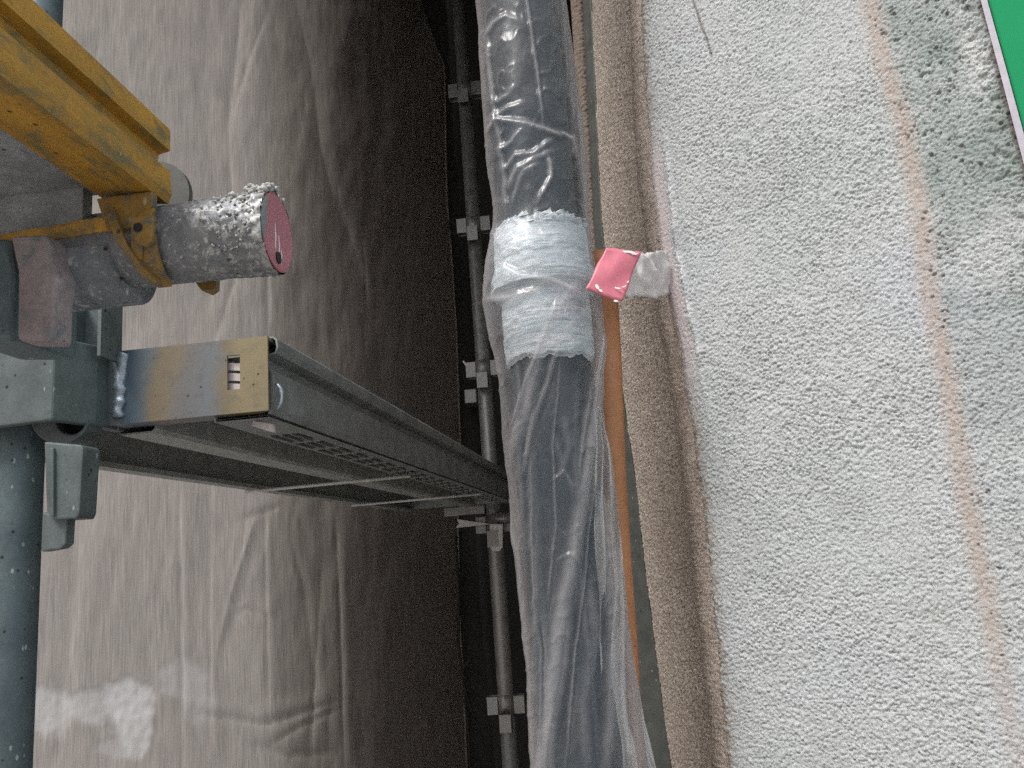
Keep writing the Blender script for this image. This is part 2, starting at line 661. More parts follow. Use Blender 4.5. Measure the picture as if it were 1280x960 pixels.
zs = np.concatenate([np.linspace(-1.6, -.36, 60)[:-1], np.arange(-.36, .98, .00112), np.linspace(.98, 2.6, 70)[1:]])
b_sz = np.array([wall_sz(x, y) for y, x in BND])
o_ = np.argsort(b_sz[:, 1])
s0 = np.interp(zs, b_sz[o_, 1], b_sz[o_, 0])
s0 = s0 + .003 * (fbm(zs * 22, zs * 0 + 3.3, 4) - .5) * 2 + .0026 * (fbm(zs * 330, zs * 0 + 8.3, 3) - .5)
wall = thing('stucco_wall', 'rough sprayed white stucco wall with brown corner band on the right', 'wall', wall_pt(np.array(.2), np.array(-1.6)))
ts = np.concatenate([np.arange(0, .50, .00112), np.arange(.50, .86, .0026), np.linspace(.86, 1.6, 30)[1:]])
SS = s0[:, None] + ts[None, :]
ZZ = np.repeat(zs[:, None], len(ts), 1)
base = wall_pt(SS, ZZ)
PX, PY = proj(base)
wx, wz = .003 * (fbm(SS * 120, ZZ * 120, 2) - .5), .003 * (fbm(SS * 120 + 50, ZZ * 120 + 20, 2) - .5)
big_l = lumps(SS / .0052 + 40, ZZ / .0052 + 90)
sm_l = lumps((SS + wz) / .0024 + 11, (ZZ + wx) / .0024 + 7)
wav = fbm(SS * 26, ZZ * 26, 3)
clump = np.clip((fbm(SS * 75, ZZ * 75, 3) - .30) * 2.4, 0, 1)
mid_l = lumps((SS + wx) / .0032 + 71, (ZZ + wz) / .0032 + 33)
patch = .55 + .9 * fbm(SS * 9 + 3, ZZ * 9, 3)
hgt = patch * np.maximum(np.maximum(.0034 * big_l * clump, .0029 * mid_l), .0021 * sm_l) + .0016 * (wav - .5)
STR = [(1068, -120), (1086, 0), (1105, 80), (1128, 150), (1150, 260), (1162, 370), (1186, 480), (1204, 600), (1228, 720), (1262, 900), (1285, 1000)]
d, side, _ = seg_dist(PX, PY, STR)
wobble = (fbm(SS * 60, ZZ * 60, 3) - .5) * 16
stripe = np.clip(1 - np.abs(d + wobble * .6 - 2) / 18, 0, 1)
stripe = np.clip(stripe * 1.15, 0, 1) * (.45 + .55 * fbm(SS * 60, ZZ * 60, 3)) * np.clip(.35 + 1.3 * fbm(SS * 220, ZZ * 220, 3), 0, 1) * np.clip((1100 - PY) / 380, .45, 1)
hgt = hgt * (1 - .45 * np.clip(stripe * 1.3, 0, 1)) - .0012 * np.clip(stripe, 0, 1)
right = (PX > np.interp(PY, [p[1] for p in STR], [p[0] for p in STR])).astype(float)
green = right * np.clip(d / 22, 0, 1) * np.clip(1.25 - PY / 640, .12, 1) * np.clip((fbm(SS * 20, ZZ * 20, 5) - .24) * 2.4, 0, 1) * (.55 + .6 * fbm(SS * 160, ZZ * 160, 3))
def dots(sc, ox, thr):
    return (lumps(SS / sc + ox, ZZ / sc + ox * 1.7) > thr).astype(float)


pit = right * dots(.0062, 5, .80) * (vnoise(SS * 34, ZZ * 34) > .52) * np.clip(1.2 - PY / 620, .12, 1)
pit = np.maximum(pit, dots(.009, 55, .95) * (vnoise(SS * 18 + 4, ZZ * 18) > .6) * .6)
pit = np.maximum(pit, ((d < 30) & (right > 0) & (dots(.008, 35, .88) > .5)) * .9)
pit = np.maximum(pit, dots(.0048, 75, .93) * (fbm(SS * 40 + 9, ZZ * 40, 3) > .5) * .55)
hgt = hgt - .0022 * np.clip(pit, 0, 1)
tw = SS - s0[:, None]
nearb = np.clip(1 - tw / (.024 + .012 * (fbm(ZZ * 14, SS * 14, 3) - .5)), 0, 1)
win = np.exp(-((PY - 330) / 150) ** 4)
pinkish = np.clip(nearb * 2.2, 0, 1) * win
bright = np.clip(nearb * 1.1, 0, 1) * .35 * win + .9 * win * np.exp(-((tw - .028) / .0035) ** 2) * (fbm(ZZ * 60, SS * 60, 2) > .4)
hgt = hgt * (1 - .55 * np.clip(pinkish, 0, 1)) + .0035 * win * np.exp(-((tw - .028) / .004) ** 2)
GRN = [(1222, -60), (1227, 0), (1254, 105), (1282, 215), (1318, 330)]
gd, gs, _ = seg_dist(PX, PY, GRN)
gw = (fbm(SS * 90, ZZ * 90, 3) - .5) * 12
dark_marks = np.clip(1.5 - np.abs(gd + gw) / 5, 0, 1) * .9  # shade of the gap beside the green sheet, put into the colour
dark_marks = np.maximum(dark_marks, pit * .6 * (.5 + .5 * vnoise(SS * 90, ZZ * 90)))  # pits get a darker colour as well
bright = np.maximum(bright, np.clip(1 - np.abs(gd - 26 + gw) / 22, 0, 1) * (gs * 0 + 1) * np.clip((180 - PY) / 120, 0, 1) * np.clip(PY / 60, 0, 1) * .45)
hgt = hgt + .004 * np.clip(1 - np.abs(gd - 20) / 24, 0, 1) * lumps(SS / .011, ZZ / .011)
cr1, _, _ = seg_dist(PX, PY, [(862, -10), (872, 14), (876, 30), (884, 48), (890, 70)])
dark_marks = np.maximum(dark_marks, np.clip(1.3 - cr1 / 1.8, 0, 1) * .8)
hgt = hgt + .004 * (np.clip(tw / .006, 0, 1) - 1)          # the painted coat rounds off at its edge
edgeb = np.clip(1.2 - tw / (.010 + .010 * fbm(ZZ * 30, SS * 30, 3)), 0, 1) * (fbm(SS * 260, ZZ * 260, 3) > .42) * (1 - .9 * win)
grid_mesh('stucco_face', base + WN * hgt[..., None], stucco_m, wall,
          attr={'stripe': stripe, 'edgebrown': edgeb, 'green': np.clip(green, 0, 1), 'pinkish': pinkish, 'bright': np.clip(bright, 0, 1), 'dark_marks': np.clip(dark_marks, 0, 1)})


def poly3d(poly, Yd):
    p = np.array([P(x, y, Yd) for y, x in poly])
    return p[np.argsort(p[:, 2])]


# brown band: the rounded corner of the same wall, unpainted
e3 = poly3d(EDG, 1.23)
ex = np.interp(zs, e3[:, 2], e3[:, 0])
bx0 = wall_pt(s0 + .001, zs, -.005)
tt = np.linspace(0, 1, 96)
A3 = np.stack([ex, np.full_like(zs, 1.23), zs], -1)
pts = A3[:, None] * (1 - tt[None, :, None]) + bx0[:, None] * tt[None, :, None]
bn = unit((-.86, -.5, 0))
T, Z2 = np.meshgrid(tt, zs)
q = T * .2
wob = (fbm(Z2 * 9, T * 0 + 1.1, 3) - .5) * .10
prof = -.019 * np.exp(-((T + wob - .60) / .12) ** 2) + .004 * np.exp(-((T + wob - .85) / .13) ** 2) + .004 * np.exp(-((T - .2) / .2) ** 2)
bh = prof + .0015 * lumps(q / .0034, Z2 / .0034) + .0014 * (fbm(q * 210, Z2 * 210, 3) - .5) + .003 * (fbm(q * 30, Z2 * 30, 3) - .5)
bh *= np.clip(T / .02, 0, 1)
band_pale = np.clip((T - .82) / .12, 0, 1) * fbm(q * 120, Z2 * 120, 2) + np.clip(.25 - np.abs(T - .02) * 8, 0, 1)  # paler towards the stucco; highlight of the free edge put into the colour
grid_mesh('brown_corner_band', pts + bn * bh[..., None], brown_m, wall, attr={'worn': np.clip(band_pale, 0, 1)})

# dark grey sealant strip and the thin stucco lip behind it
g3 = poly3d(GLF, 1.255)
gx = np.interp(zs, g3[:, 2], g3[:, 0])
h3 = poly3d(HLF, 1.31)
hx = np.interp(zs, h3[:, 2], h3[:, 0])
zz = zs[::4]
gx4, ex4, hx4 = gx[::4], ex[::4], hx[::4]
k_ = .0016 * (fbm(zz * 60, zz * 0, 3) - .5)
strip = np.stack([np.stack([ex4 + .004, zz * 0 + 1.245, zz], -1), np.stack([ex4 - .001, zz * 0 + 1.228, zz], -1),
                  np.stack([ex4 - .004 + k_, zz * 0 + 1.236, zz], -1), np.stack([gx4 + .004 + k_, zz * 0 + 1.250, zz], -1),
                  np.stack([gx4, zz * 0 + 1.262, zz], -1), np.stack([gx4 + .006, zz * 0 + 1.29, zz], -1)], 1)
grid_mesh('sealant_strip', strip, flash_m, wall)
lx = np.linspace(0, 1, 14)
lip = np.stack([hx[:, None] * (1 - lx) + (gx[:, None] + .012) * lx, np.full((len(zs), 14), 1.30) - .012 * np.sin(lx * 3.1), np.repeat(zs[:, None], 14, 1)], -1)
lip_m = worn('darker_brown_render', (.13, .10, .08), (.24, .19, .155), 150, .9, 0, None, None, .6)  # darker brown than the corner band
lip[..., 1] -= .002 * lumps(lx[None] * 5 + 0 * zs[:, None], zs[:, None] / .005 + 0 * lx[None])
grid_mesh('stucco_lip', lip, lip_m, wall)
# solid core of the wall behind its coats, well past both sides of the frame
bm = bmesh.new()
c0 = wall_pt(np.array(1.58), np.array(0.), -.02)
c1 = wall_pt(np.array(.05), np.array(0.), -.03)
poly = [(c1[0], c1[1]), (c0[0], c0[1]), (c0[0] + .6, c0[1] + .3), (c0[0] + 1.2, 5.0), (.16, 5.0), (.16, 1.33), (.075, 1.33)]
add_prism(bm, poly, 'z', -5.2, 3.4)
from_bm('wall_core', bm, plaster_back, wall)

# green masking sheet at the upper right
gsz = [wall_sz(x, y) for x, y in [(1217, -60), (1228, 0), (1256, 105), (1284, 212), (1318, 330)]]
gsz2 = [wall_sz(x, y) for x, y in [(1221, -60), (1236, 0), (1265, 105), (1294, 212), (1330, 330)]]
gp = thing('masking_panel', 'bright green masking sheet with pale lilac edge in upper right corner', 'masking sheet', wall_pt(np.array(.5), np.array(.4)))


def wall_ribbon(bm, left, right, o0, o1, n=40):
    L, R_ = np.array(left), np.array(right)
    def at(A, t):
        k = np.linspace(0, 1, len(A))
        return np.interp(t, k, A[:, 0]), np.interp(t, k, A[:, 1])
    rings = []
    for t in np.linspace(0, 1, n):
        (sl, zl), (sr, zr) = at(L, t), at(R_, t)
        rings.append([wall_pt(np.array(s), np.array(z), o) for s, z, o in ((sl, zl, o0), (sl, zl, o1), (sr, zr, o1), (sr, zr, o0))])
    loop_mesh(bm, rings)


def ext(p):
    d0 = (np.array(p[0]) - np.array(p[1])) * 5
    return [tuple(np.array(p[0]) + d0)] + p


g0, g2_ = ext(gsz), ext(gsz2)
bm = bmesh.new()
wall_ribbon(bm, g0, g2_, .002, .013)
from_bm('edge_strip', bm, lilac_m, gp)
t_, u_ = np.meshgrid(np.linspace(0, 1, 260), np.linspace(0, 1, 90))
kk = np.linspace(0, 1, len(g2_))
sl = np.interp(t_, kk, [p[0] for p in g2_]) + .0006 + u_ * .26
zl = np.interp(t_, kk, [p[1] for p in g2_]) + u_ * .05
go = .0105 + .004 * (fbm(sl * 22, zl * 10, 4) - .5) * np.clip(u_ * 12, 0, 1) + .0012 * np.sin(sl * 160 + 3 * fbm(sl * 9, zl * 9, 2)) * np.clip(u_ * 8, 0, 1)
gso = grid_mesh('green_sheet', wall_pt(sl, zl, go), green_m, gp)
gso.modifiers.new('solid', 'SOLIDIFY').thickness = .0015

# ------------------------------------------------------------------ wrapped downpipe
PC = P(690, 480, .95)
CX, CY, PR = PC[0], .955, .0475
dp = thing('downpipe', 'dark slate downpipe with white taped coupling inside clear plastic wrap', 'downpipe', (CX, CY, -1.2))


def lathe(name, prof, mat, parent, n=72, wob=0):
    rows = []
    th = np.linspace(0, 2 * np.pi, n, endpoint=False)
    for z, r in prof:
        rr = r + wob * (fbm(th * 6, th * 0 + z * 160, 3) - .5)
        rows.append(np.stack([CX + rr * np.cos(th), CY + rr * np.sin(th), np.full(n, z) + wob * .5 * (fbm(th * 4, th * 0 + z * 40, 2) - .5)], -1))
    return grid_mesh(name, np.array(rows), mat, parent, wrap=True)


zc = lambda y: P(690, y, .90)[2]
lathe('pipe', [(-1.2, PR), (-.6, PR), (0, PR), (.4, PR), (.9, PR), (2.6, PR)], pipe_m, dp)
zt, zm, zb = zc(268), zc(352), zc(438)
lathe('coupling', [(zb - .001, PR + .0004), (zb, PR + .004), (zm - .004, PR + .0045), (zm, PR + .013), (zm + .012, PR + .0135), (zm + .022, PR + .010),
                   (zt - .01, PR + .008), (zt, PR + .003), (zt + .001, PR + .0004)], wrap_m, dp)
pr = []
for k in range(190):
    f_ = k / 189
    z = zb - .004 + (zt + .006 - zb + .004) * f_
    r = PR + .0055 + (.0115 if z > zm else 0) * np.clip((z - zm) / .004, 0, 1) - .0065 * np.clip((z - zm - .016) / .022, 0, 1) - .002 * np.clip((z - zm - .05) / .03, 0, 1)
    if f_ < .02 or f_ > .98:
        r -= .004
    pr.append((z, r))
tw_o = lathe('tape_wrap', pr, wrap_m, dp, n=160, wob=.0032)
zl_, zh_ = zb - .004, zt + .006
cs = np.empty(len(tw_o.data.vertices) * 3, np.float32)
tw_o.data.vertices.foreach_get('co', cs)
cs = cs.reshape(-1, 3)
an = np.arctan2(cs[:, 1] - CY, cs[:, 0] - CX)
rag = .012 * (fbm(an * 4 + 20, an * 0 + 2.2, 4) - .5) + .006 * (fbm(an * 16 + 90, an * 0 + 5.2, 2) - .5)
lo_w = np.clip(1 - (cs[:, 2] - zl_) / .03, 0, 1)
hi_w = np.clip(1 - (zh_ - cs[:, 2]) / .03, 0, 1)
cs[:, 2] += rag * (lo_w + hi_w)
tw_o.data.vertices.foreach_set('co', cs.reshape(-1))
tw_o.data.update()

# ragged crumpled tape edge above the coupling
bm = bmesh.new()
for k in range(46):
    a = math.radians(200 + 150 * random.random())
    r = PR + .006 + .006 * random.random()
    z = zt - .002 + .010 * (random.random() - .5)
    c = Vector((CX + r * math.cos(a), CY + r * math.sin(a), z))
    t_ = Vector((-math.sin(a), math.cos(a), 0))
    w = .003 + .006 * random.random()
    h = .003 + .005 * random.random()
    o = Vector((math.cos(a), math.sin(a), 0)) * (.003 * random.random())
    v = [bm.verts.new(c - t_ * w), bm.verts.new(c + t_ * w), bm.verts.new(c + t_ * w * .6 + Vector((0, 0, h)) + o), bm.verts.new(c - t_ * w * .3 + Vector((0, 0, h * .7)) - o)]
    bm.faces.new(v)
o = from_bm('torn_tape_edge', bm, wrap_m, dp, kind='stuff')

# brown strip behind the plastic
bm = bmesh.new()
xa = P(757, 420, 1.03)[0]
xb = P(790, 700, 1.03)[0]
zt2, zb2 = P(748, 312, 1.03)[2], P(800, 880, 1.03)[2] - .02
n_ = 14
rings = []
for k in range(60):
    f_ = k / 39
    z = zt2 + (zb2 - zt2) * f_
    if k == 59:
        z = -1.2
    py_ = min(312 + 568 * f_, 880)
    xr = rings[-1][0][0] if k > 39 else P(np.interp(py_, [312, 380, 450, 600, 700, 800, 880], [769, 774, 778, 784, 790, 797, 801]), py_, 1.03)[0]
    rings.append([(xr - .021 + .021 * math.cos(t), 1.05 - .02 * math.sin(t), z) for t in np.linspace(0, 2 * math.pi, n_, endpoint=False)])
loop_mesh(bm, rings)
tag(from_bm('brown_pipe', bm, tan_m, smooth=True), 'slim tan brown pipe showing between plastic wrap and stucco wall', 'pipe')

# ------------------------------------------------------------------ clear plastic round the pipe
LFT = [(-400, 575), (-60, 592), (0, 594), (40, 598), (100, 601), (160, 605), (200, 608), (260, 617), (290, 616), (330, 608), (365, 603), (385, 604), (420, 611),
       (450, 619), (480, 624), (520, 627), (560, 631), (640, 639), (700, 645), (750, 651), (800, 656), (850, 660), (960, 664), (1100, 668), (1500, 680)]
RGT = [(-400, 690), (-60, 704), (0, 708), (50, 715), (100, 722), (150, 729), (200, 734), (260, 737), (300, 739), (330, 744), (380, 753), (430, 757), (470, 752),
       (510, 752), (560, 763), (620, 769), (680, 775), (740, 783), (800, 788), (850, 795), (900, 803), (930, 812), (960, 820), (1100, 840), (1500, 880)]
FD = CY
lf3 = poly3d(LFT, FD)
rt3 = poly3d(RGT, FD)
fz = np.arange(-.95, 1.9, .0034)
fz = np.concatenate([np.arange(-.95, -.30, .01), np.arange(-.30, .80, .0019), np.arange(.80, 1.6, .01)])
lx_, rx_ = np.interp(fz, lf3[:, 2], lf3[:, 0]), np.interp(fz, rt3[:, 2], rt3[:, 0])
cx_, hw_ = (lx_ + rx_) / 2, (rx_ - lx_) / 2
bulge = np.exp(-((fz - zm) / .075) ** 4)
ry_ = .0535 + .0140 * bulge + .010 * np.clip((.1 - fz) / .4, 0, 1)
th = np.linspace(0, 2 * np.pi, 300, endpoint=False)
TH, FZ = np.meshgrid(th, fz)
cosn, sinn = np.cos(TH), np.sin(TH)
sup = (np.abs(cosn) ** 2.0 + np.abs(sinn) ** 2.0) ** (-.5)
fx = cx_[:, None] + hw_[:, None] * cosn * sup
fy = FD + ry_[:, None] * sinn * sup
fp = np.stack([fx, fy, FZ], -1)
FPX_, FPY_ = proj(fp)
front = (sinn < .15).astype(float) * np.clip((.15 - sinn) / .3, 0, 1)
FOLDS = [
    # (polyline, width px, height m, milky)
    ([(607, 48), (617, 28), (632, 20), (652, 28)], 4, .0022, .5),
    ([(655, -20), (661, 20), (669, 80), (678, 160)], 2.0, .0025, 1.0),
    ([(609, 30), (613, 90), (620, 150), (628, 220), (632, 270)], 2.5, .0022, .6),
    ([(607, 168), (622, 150), (650, 153), (680, 162), (705, 172)], 4, .0030, .55),
    ([(612, 148), (632, 138), (655, 128)], 4, .0024, .5),
    ([(618, 130), (638, 120), (646, 105)], 4, .0022, .45),
    ([(622, 188), (640, 178), (652, 160)], 4, .0026, .5),
    ([(625, 215), (645, 195), (668, 190), (692, 172)], 4, .0026, .5),
    ([(631, 240), (648, 210), (668, 198), (690, 190)], 5, .0028, .5),
    ([(640, 255), (655, 215), (675, 205)], 4, .0022, .3),
    ([(672, 255), (690, 222), (688, 205), (684, 195)], 3, .0026, .9),
    ([(700, 165), (714, 175), (716, 200)], 3, .0022, .6),
    ([(640, 40), (648, 80), (640, 110)], 9, .0022, .15),
    ([(700, -10), (704, 60), (715, 160), (728, 250)], 5, .0016, .25),
    ([(622, 330), (650, 345), (690, 350), (735, 376)], 4, .0030, .7),
    ([(604, 375), (640, 372), (680, 362)], 5, .0022, .6),
    ([(612, 290), (650, 300), (700, 290)], 7, .0020, .3),
    ([(735, 345), (708, 370), (690, 400), (668, 455), (650, 520), (638, 580)], 7, .0034, .9),
    ([(745, 376), (715, 405), (695, 440), (668, 520), (650, 600)], 3, .0028, .7),
    ([(700, 360), (680, 420), (655, 490), (642, 540)], 3, .0022, .5),
    ([(668, 450), (662, 560), (672, 700), (690, 860), (700, 980)], 5.0, .0014, .15),
    ([(722, 440), (716, 560), (722, 700), (735, 820), (748, 960)], 4.5, .0014, .2),
    ([(640, 470), (646, 620), (660, 780), (676, 940)], 5, .0012, .15),
    ([(762, 640), (772, 760), (780, 880), (792, 980)], 1.8, .002, .6),
    ([(752, 420), (744, 480), (738, 540), (726, 620), (712, 700), (694, 800), (676, 960), (660, 1080)], 10, .0046, .9),
    ([(757, 425), (752, 500), (757, 560)], 3, .0024, .8),
    ([(738, 470), (728, 540), (720, 600)], 3, .0020, .6),
    ([(645, 440), (650, 500), (648, 560), (652, 640), (660, 760)], 3, .0018, .35),
    ([(768, 600), (757, 640), (757, 700), (764, 800), (760, 900), (752, 1000)], 8, .0034, .6),
    ([(752, 620), (766, 700), (778, 780), (790, 900), (800, 1000)], 9, .0030, .5),
    ([(668, 660), (672, 740), (666, 820), (672, 900)], 5, .0022, .3),
    ([(712, 760), (706, 830), (692, 900), (686, 990)], 5, .0028, .55),
    ([(735, 720), (742, 800), (728, 880), (735, 980)], 7, .0030, .35),
    ([(700, 600), (712, 560), (706, 520)], 5, .0016, .2),
    ([(690, 540), (702, 580), (716, 620)], 4, .0014, .15),
    ([(625, 600), (650, 700), (662, 860), (668, 1000)], 5, .0022, .4),
    ([(700, 440), (690, 560), (694, 660), (684, 760)], 1.5, .0016, .5),
    ([(745, 500), (740, 620), (728, 740), (716, 860), (706, 960)], 1.6, .0018, .6),
    ([(664, 560), (668, 700), (676, 860), (680, 960)], 1.5, .0014, .45),
    ([(772, 640), (778, 740), (776, 860), (786, 960)], 1.6, .0018, .6),
    ([(690, 600), (704, 590), (716, 610)], 2, .0014, .35),
    ([(698, 700), (712, 692), (724, 705)], 2, .0014, .3),
    ([(780, 760), (788, 830), (800, 890), (812, 960)], 4, .0026, .6),
]
disp = np.zeros_like(fx)
milk = np.zeros_like(fx)
jit = (fbm(FPX_ / 30, FPY_ / 60, 3) - .5) * 5
for line, w, h, mk in FOLDS:
    d, sd_, pos = seg_dist(FPX_ + jit, FPY_ + jit * .5, line)
    fade = np.clip(np.minimum(pos, 1 - pos) * 6 + .15, 0, 1)
    core = np.exp(-(d / w) ** 2) * fade
    disp += h * core - h * .45 * np.exp(-((d * sd_ - 2.4 * w) / (1.6 * w)) ** 2) * fade
    milk = np.maximum(milk, mk * np.exp(-((d * sd_ - .3 * w) / (w * .75)) ** 2) * fade)
rough_ = (fbm(FPX_ / 30, FPY_ / 60, 4) - .5)
tight = np.exp(-((FPY_ - 170) / 130) ** 2)
disp += rough_ * (.0026 + .0012 * tight)
sharp = 1 - np.abs(2 * fbm(FPX_ / 22 + 9, FPY_ / 34 + 4, 3) - 1)
disp += .0012 * (sharp ** 6) * front
disp *= front
milk *= front
back = np.clip(sinn, 0, 1)
disp += back * .004 * (fbm(TH * 5, FZ * 30, 3) - .5)
rad = np.stack([cosn, sinn * 1.0, 0 * cosn], -1)
fp = fp + rad * np.maximum(disp, -.0042)[..., None]
edge = np.abs(cosn) ** 14 * .5
film = grid_mesh('plastic_film', fp, film_m, None, wrap=True, attr={'fold': np.clip(milk + .04 * sharp ** 12 * front, 0, 1)})
tag(film, 'clear wrinkled plastic film sleeve around the dark downpipe', 'plastic film')
# second loose flap hanging at the right of the pipe low down
fl_t = np.linspace(0, 1, 26)
fl_y = np.linspace(420, 1040, 170)
rows = []
for y in fl_y:
    w_ = np.interp(y, [420, 470, 560, 700, 800, 900, 1000, 1040], [3, 8, 20, 34, 40, 46, 56, 60])
    xr = np.interp(y, [p[0] for p in RGT], [p[1] for p in RGT])
    row = []
    for t in fl_t:
        x = xr + 1.0 - w_ * (1 - t)
        yy = FD - .040 + .034 * t + .004 * math.sin(t * 9 + y / 60) + .003 * math.sin(y / 23 + t * 4)
        row.append(P(x + 1.5 * math.sin(y / 37 + t * 3), y, yy))
    rows.append(row)
tag(grid_mesh('plastic_flap', np.array(rows), film_m, None, attr={'fold': np.tile(np.exp(-((fl_t - .97) / .05) ** 2) * .7 + .2 * np.exp(-((fl_t - .4) / .1) ** 2), (len(fl_y), 1))}),
    'loose overlapping flap of clear plastic hanging low along right side of the wrap', 'plastic flap')

# ------------------------------------------------------------------ pipe bracket with pink painted plate
pb = thing('pipe_bracket', 'pink and white painted pipe bracket fixed into the stucco wall', 'bracket', P(825, 345, 1.04))
YB = .985
bm = bmesh.new()
rings = []
for px_, yt, yb_, Yd in [(842, 314, 368, 1.058), (830, 312, 370, 1.035), (818, 316, 373, 1.010), (803, 316, 371, .985), (786, 318, 370, .962), (766, 322, 364, .94)]:
    rings.append([P(px_, yt, Yd), P(px_ + 1, (yt + yb_) / 2, Yd - .004), P(px_, yb_, Yd), P(px_ + 2, yb_, Yd + .014), P(px_ + 2, yt, Yd + .014)])
loop_mesh(bm, rings)
bmesh.ops.subdivide_edges(bm, edges=bm.edges[:], cuts=6, use_grid_fill=True)
for v in bm.verts:
    q_ = v.co * 130
    v.co += Vector((math.sin(q_.x * 1.3 + q_.z), math.cos(q_.y + q_.z * 1.7), math.sin(q_.z * 1.1 + q_.x))) * .0012 + noise.noise_vector(v.co * 90) * .0035 + noise.noise_vector(v.co * 260) * .0012
from_bm('bracket_arm', bm, white_paint, pb, smooth=True)


def plate(name, quad, Yq, th_, mat, parent, nx=10, ny=10, bend=.0, notch=None):
    """thin bent plate through four photograph corners at their own distances"""
    c = [P(x, y, Yd) for (x, y), Yd in zip(quad, Yq)]
    bm = bmesh.new()
    g_ = []
    for j in range(ny):
        v_ = j / (ny - 1)
        row = []
        for i in range(nx):
            u_ = i / (nx - 1)
            p = (c[0] * (1 - u_) + c[1] * u_) * (1 - v_) + (c[3] * (1 - u_) + c[2] * u_) * v_
            p = p + np.array((0, -1, 0)) * bend * (1 - abs(2 * u_ - 1)) + .0010 * np.array((0, math.sin(5 * u_ + 6 * v_) + .6 * math.sin(11 * v_ - 4 * u_), 0)) + .0008 * np.array((math.sin(9 * v_ + 1), 0, math.sin(8 * u_))) * (u_ in (0, 1) or v_ in (0, 1))
            row.append(bm.verts.new(tuple(p)))
        g_.append(row)
    for j in range(ny - 1):
        for i in range(nx - 1):
            bm.faces.new((g_[j][i], g_[j][i + 1], g_[j + 1][i + 1], g_[j + 1][i]))
    bmesh.ops.recalc_face_normals(bm, faces=bm.faces)
    o = from_bm(name, bm, mat, parent, smooth=True)
    sm = o.modifiers.new('solid', 'SOLIDIFY')
    sm.thickness = th_
    sm.offset = 0
    return o


plate('pink_plate', [(757, 310), (801, 316), (778, 378), (732, 362)], [.893, .905, .885, .873], .0008, pink_plate_m, pb, nx=16, ny=16, bend=.002)
# white flakes of overspray on the pink plate
random.seed(4)


def flake(parent, cx, cy, w, h, Yd, mat, rot=0):
    bm = bmesh.new()
    pts_ = []
    for k in range(10):
        a = k / 10 * 2 * math.pi
        rr = .65 + .5 * random.random()
        x, y = w * rr * math.cos(a), h * rr * math.sin(a)
        pts_.append((cx + x * math.cos(rot) - y * math.sin(rot), cy + x * math.sin(rot) + y * math.cos(rot)))
    loop_mesh(bm, [[P(x, y, Yd) for x, y in pts_], [P(x, y, Yd - .0007) for x, y in pts_]])
    return from_bm('paint_flake', bm, mat, parent)


white_flat = Mat('white_paint_flake').set((.8, .78, .78), .6).m
flake(pb, 747, 359, 2.4, 4.2, .8745, white_flat, -.5)
flake(pb, 751, 363.5, 2.6, 1.6, .8735, white_flat, .4)
flake(pb, 770, 376, 3.6, 1.4, .8795, white_flat, .1)
flake(pb, 772, 360, 4.6, 1.0, .8825, white_flat, .2)
flake(pb, 780, 358, 3.5, .9, .8855, white_flat, -.4)
flake(pb, 785, 352, 2.2, .9, .8905, white_flat, -.8)
flake(pb, 783, 314.5, 11, 1.6, .8965, white_flat, .1)
flake(pb, 790, 317, 8, 2.0, .899, white_flat, .1)

# ------------------------------------------------------------------ far scaffold post
fpx = -.402
FY = 3.0
post = thing('scaffold_post', 'far dark scaffold upright with four-way sockets seen behind the wrapped pipe', 'scaffold post', (fpx, FY, -3.0))
bm = bmesh.new()
add_tube(bm, (fpx, FY, -3.0), (fpx, FY, 2.75), .0290, 28)
from_bm('post_tube', bm, steel_far, post, smooth=True)


def pocket_bm(cx, cy, cz, dx, dy, w=.041, dep=.038, h=.059, t=.005):
    """U-shaped wedge pocket welded to the tube, open at top and bottom"""
    bm = bmesh.new()
    d_ = Vector((dx, dy, 0))
    s_ = Vector((-dy, dx, 0))
    c = Vector((cx, cy, cz))
    a = .0275
    out = [c + d_ * a - s_ * w / 2, c + d_ * (a + dep) - s_ * w / 2, c + d_ * (a + dep) + s_ * w / 2, c + d_ * a + s_ * w / 2]
    inn = [c + d_ * a + s_ * (w / 2 - t), c + d_ * (a + dep - t) + s_ * (w / 2 - t), c + d_ * (a + dep - t) - s_ * (w / 2 - t), c + d_ * a - s_ * (w / 2 - t)]
    loop_mesh(bm, [[p + Vector((0, 0, -h / 2)) for p in out + inn], [p + Vector((0, 0, h / 2)) for p in out + inn]])
    return bm


first = None
for k, (pz, wedge) in enumerate([(1.830, 0), (1.251, 0), (.676, 0), (.100, 1), (-.519, 0)]):
    if first is None:
        sock = bpy.data.objects.new('socket_set', None)
        bm = bmesh.new()
        add_tube(bm, (fpx, FY, pz - .034), (fpx, FY, pz + .034), .0315, 24)
        ring = from_bm('socket_collar', bm, steel_far, post, smooth=True)
        first = ring
        pocks = []
        for dx, dy, dz in ((1, 0, 0), (-1, 0, 0), (0, -1, -.052), (0, 1, -.052)):
            pocks.append(from_bm('socket_pocket', pocket_bm(fpx, FY, pz + dz, dx, dy), steel_far, first, bevel=.0015))
        z_first = pz
        bpy.data.objects.remove(sock)
    else:
        c = first.copy()
        COL.objects.link(c)
        c.location = (0, 0, pz - z_first)
        for p_ in pocks:
            c2 = p_.copy()
            COL.objects.link(c2)
            c2.parent = c

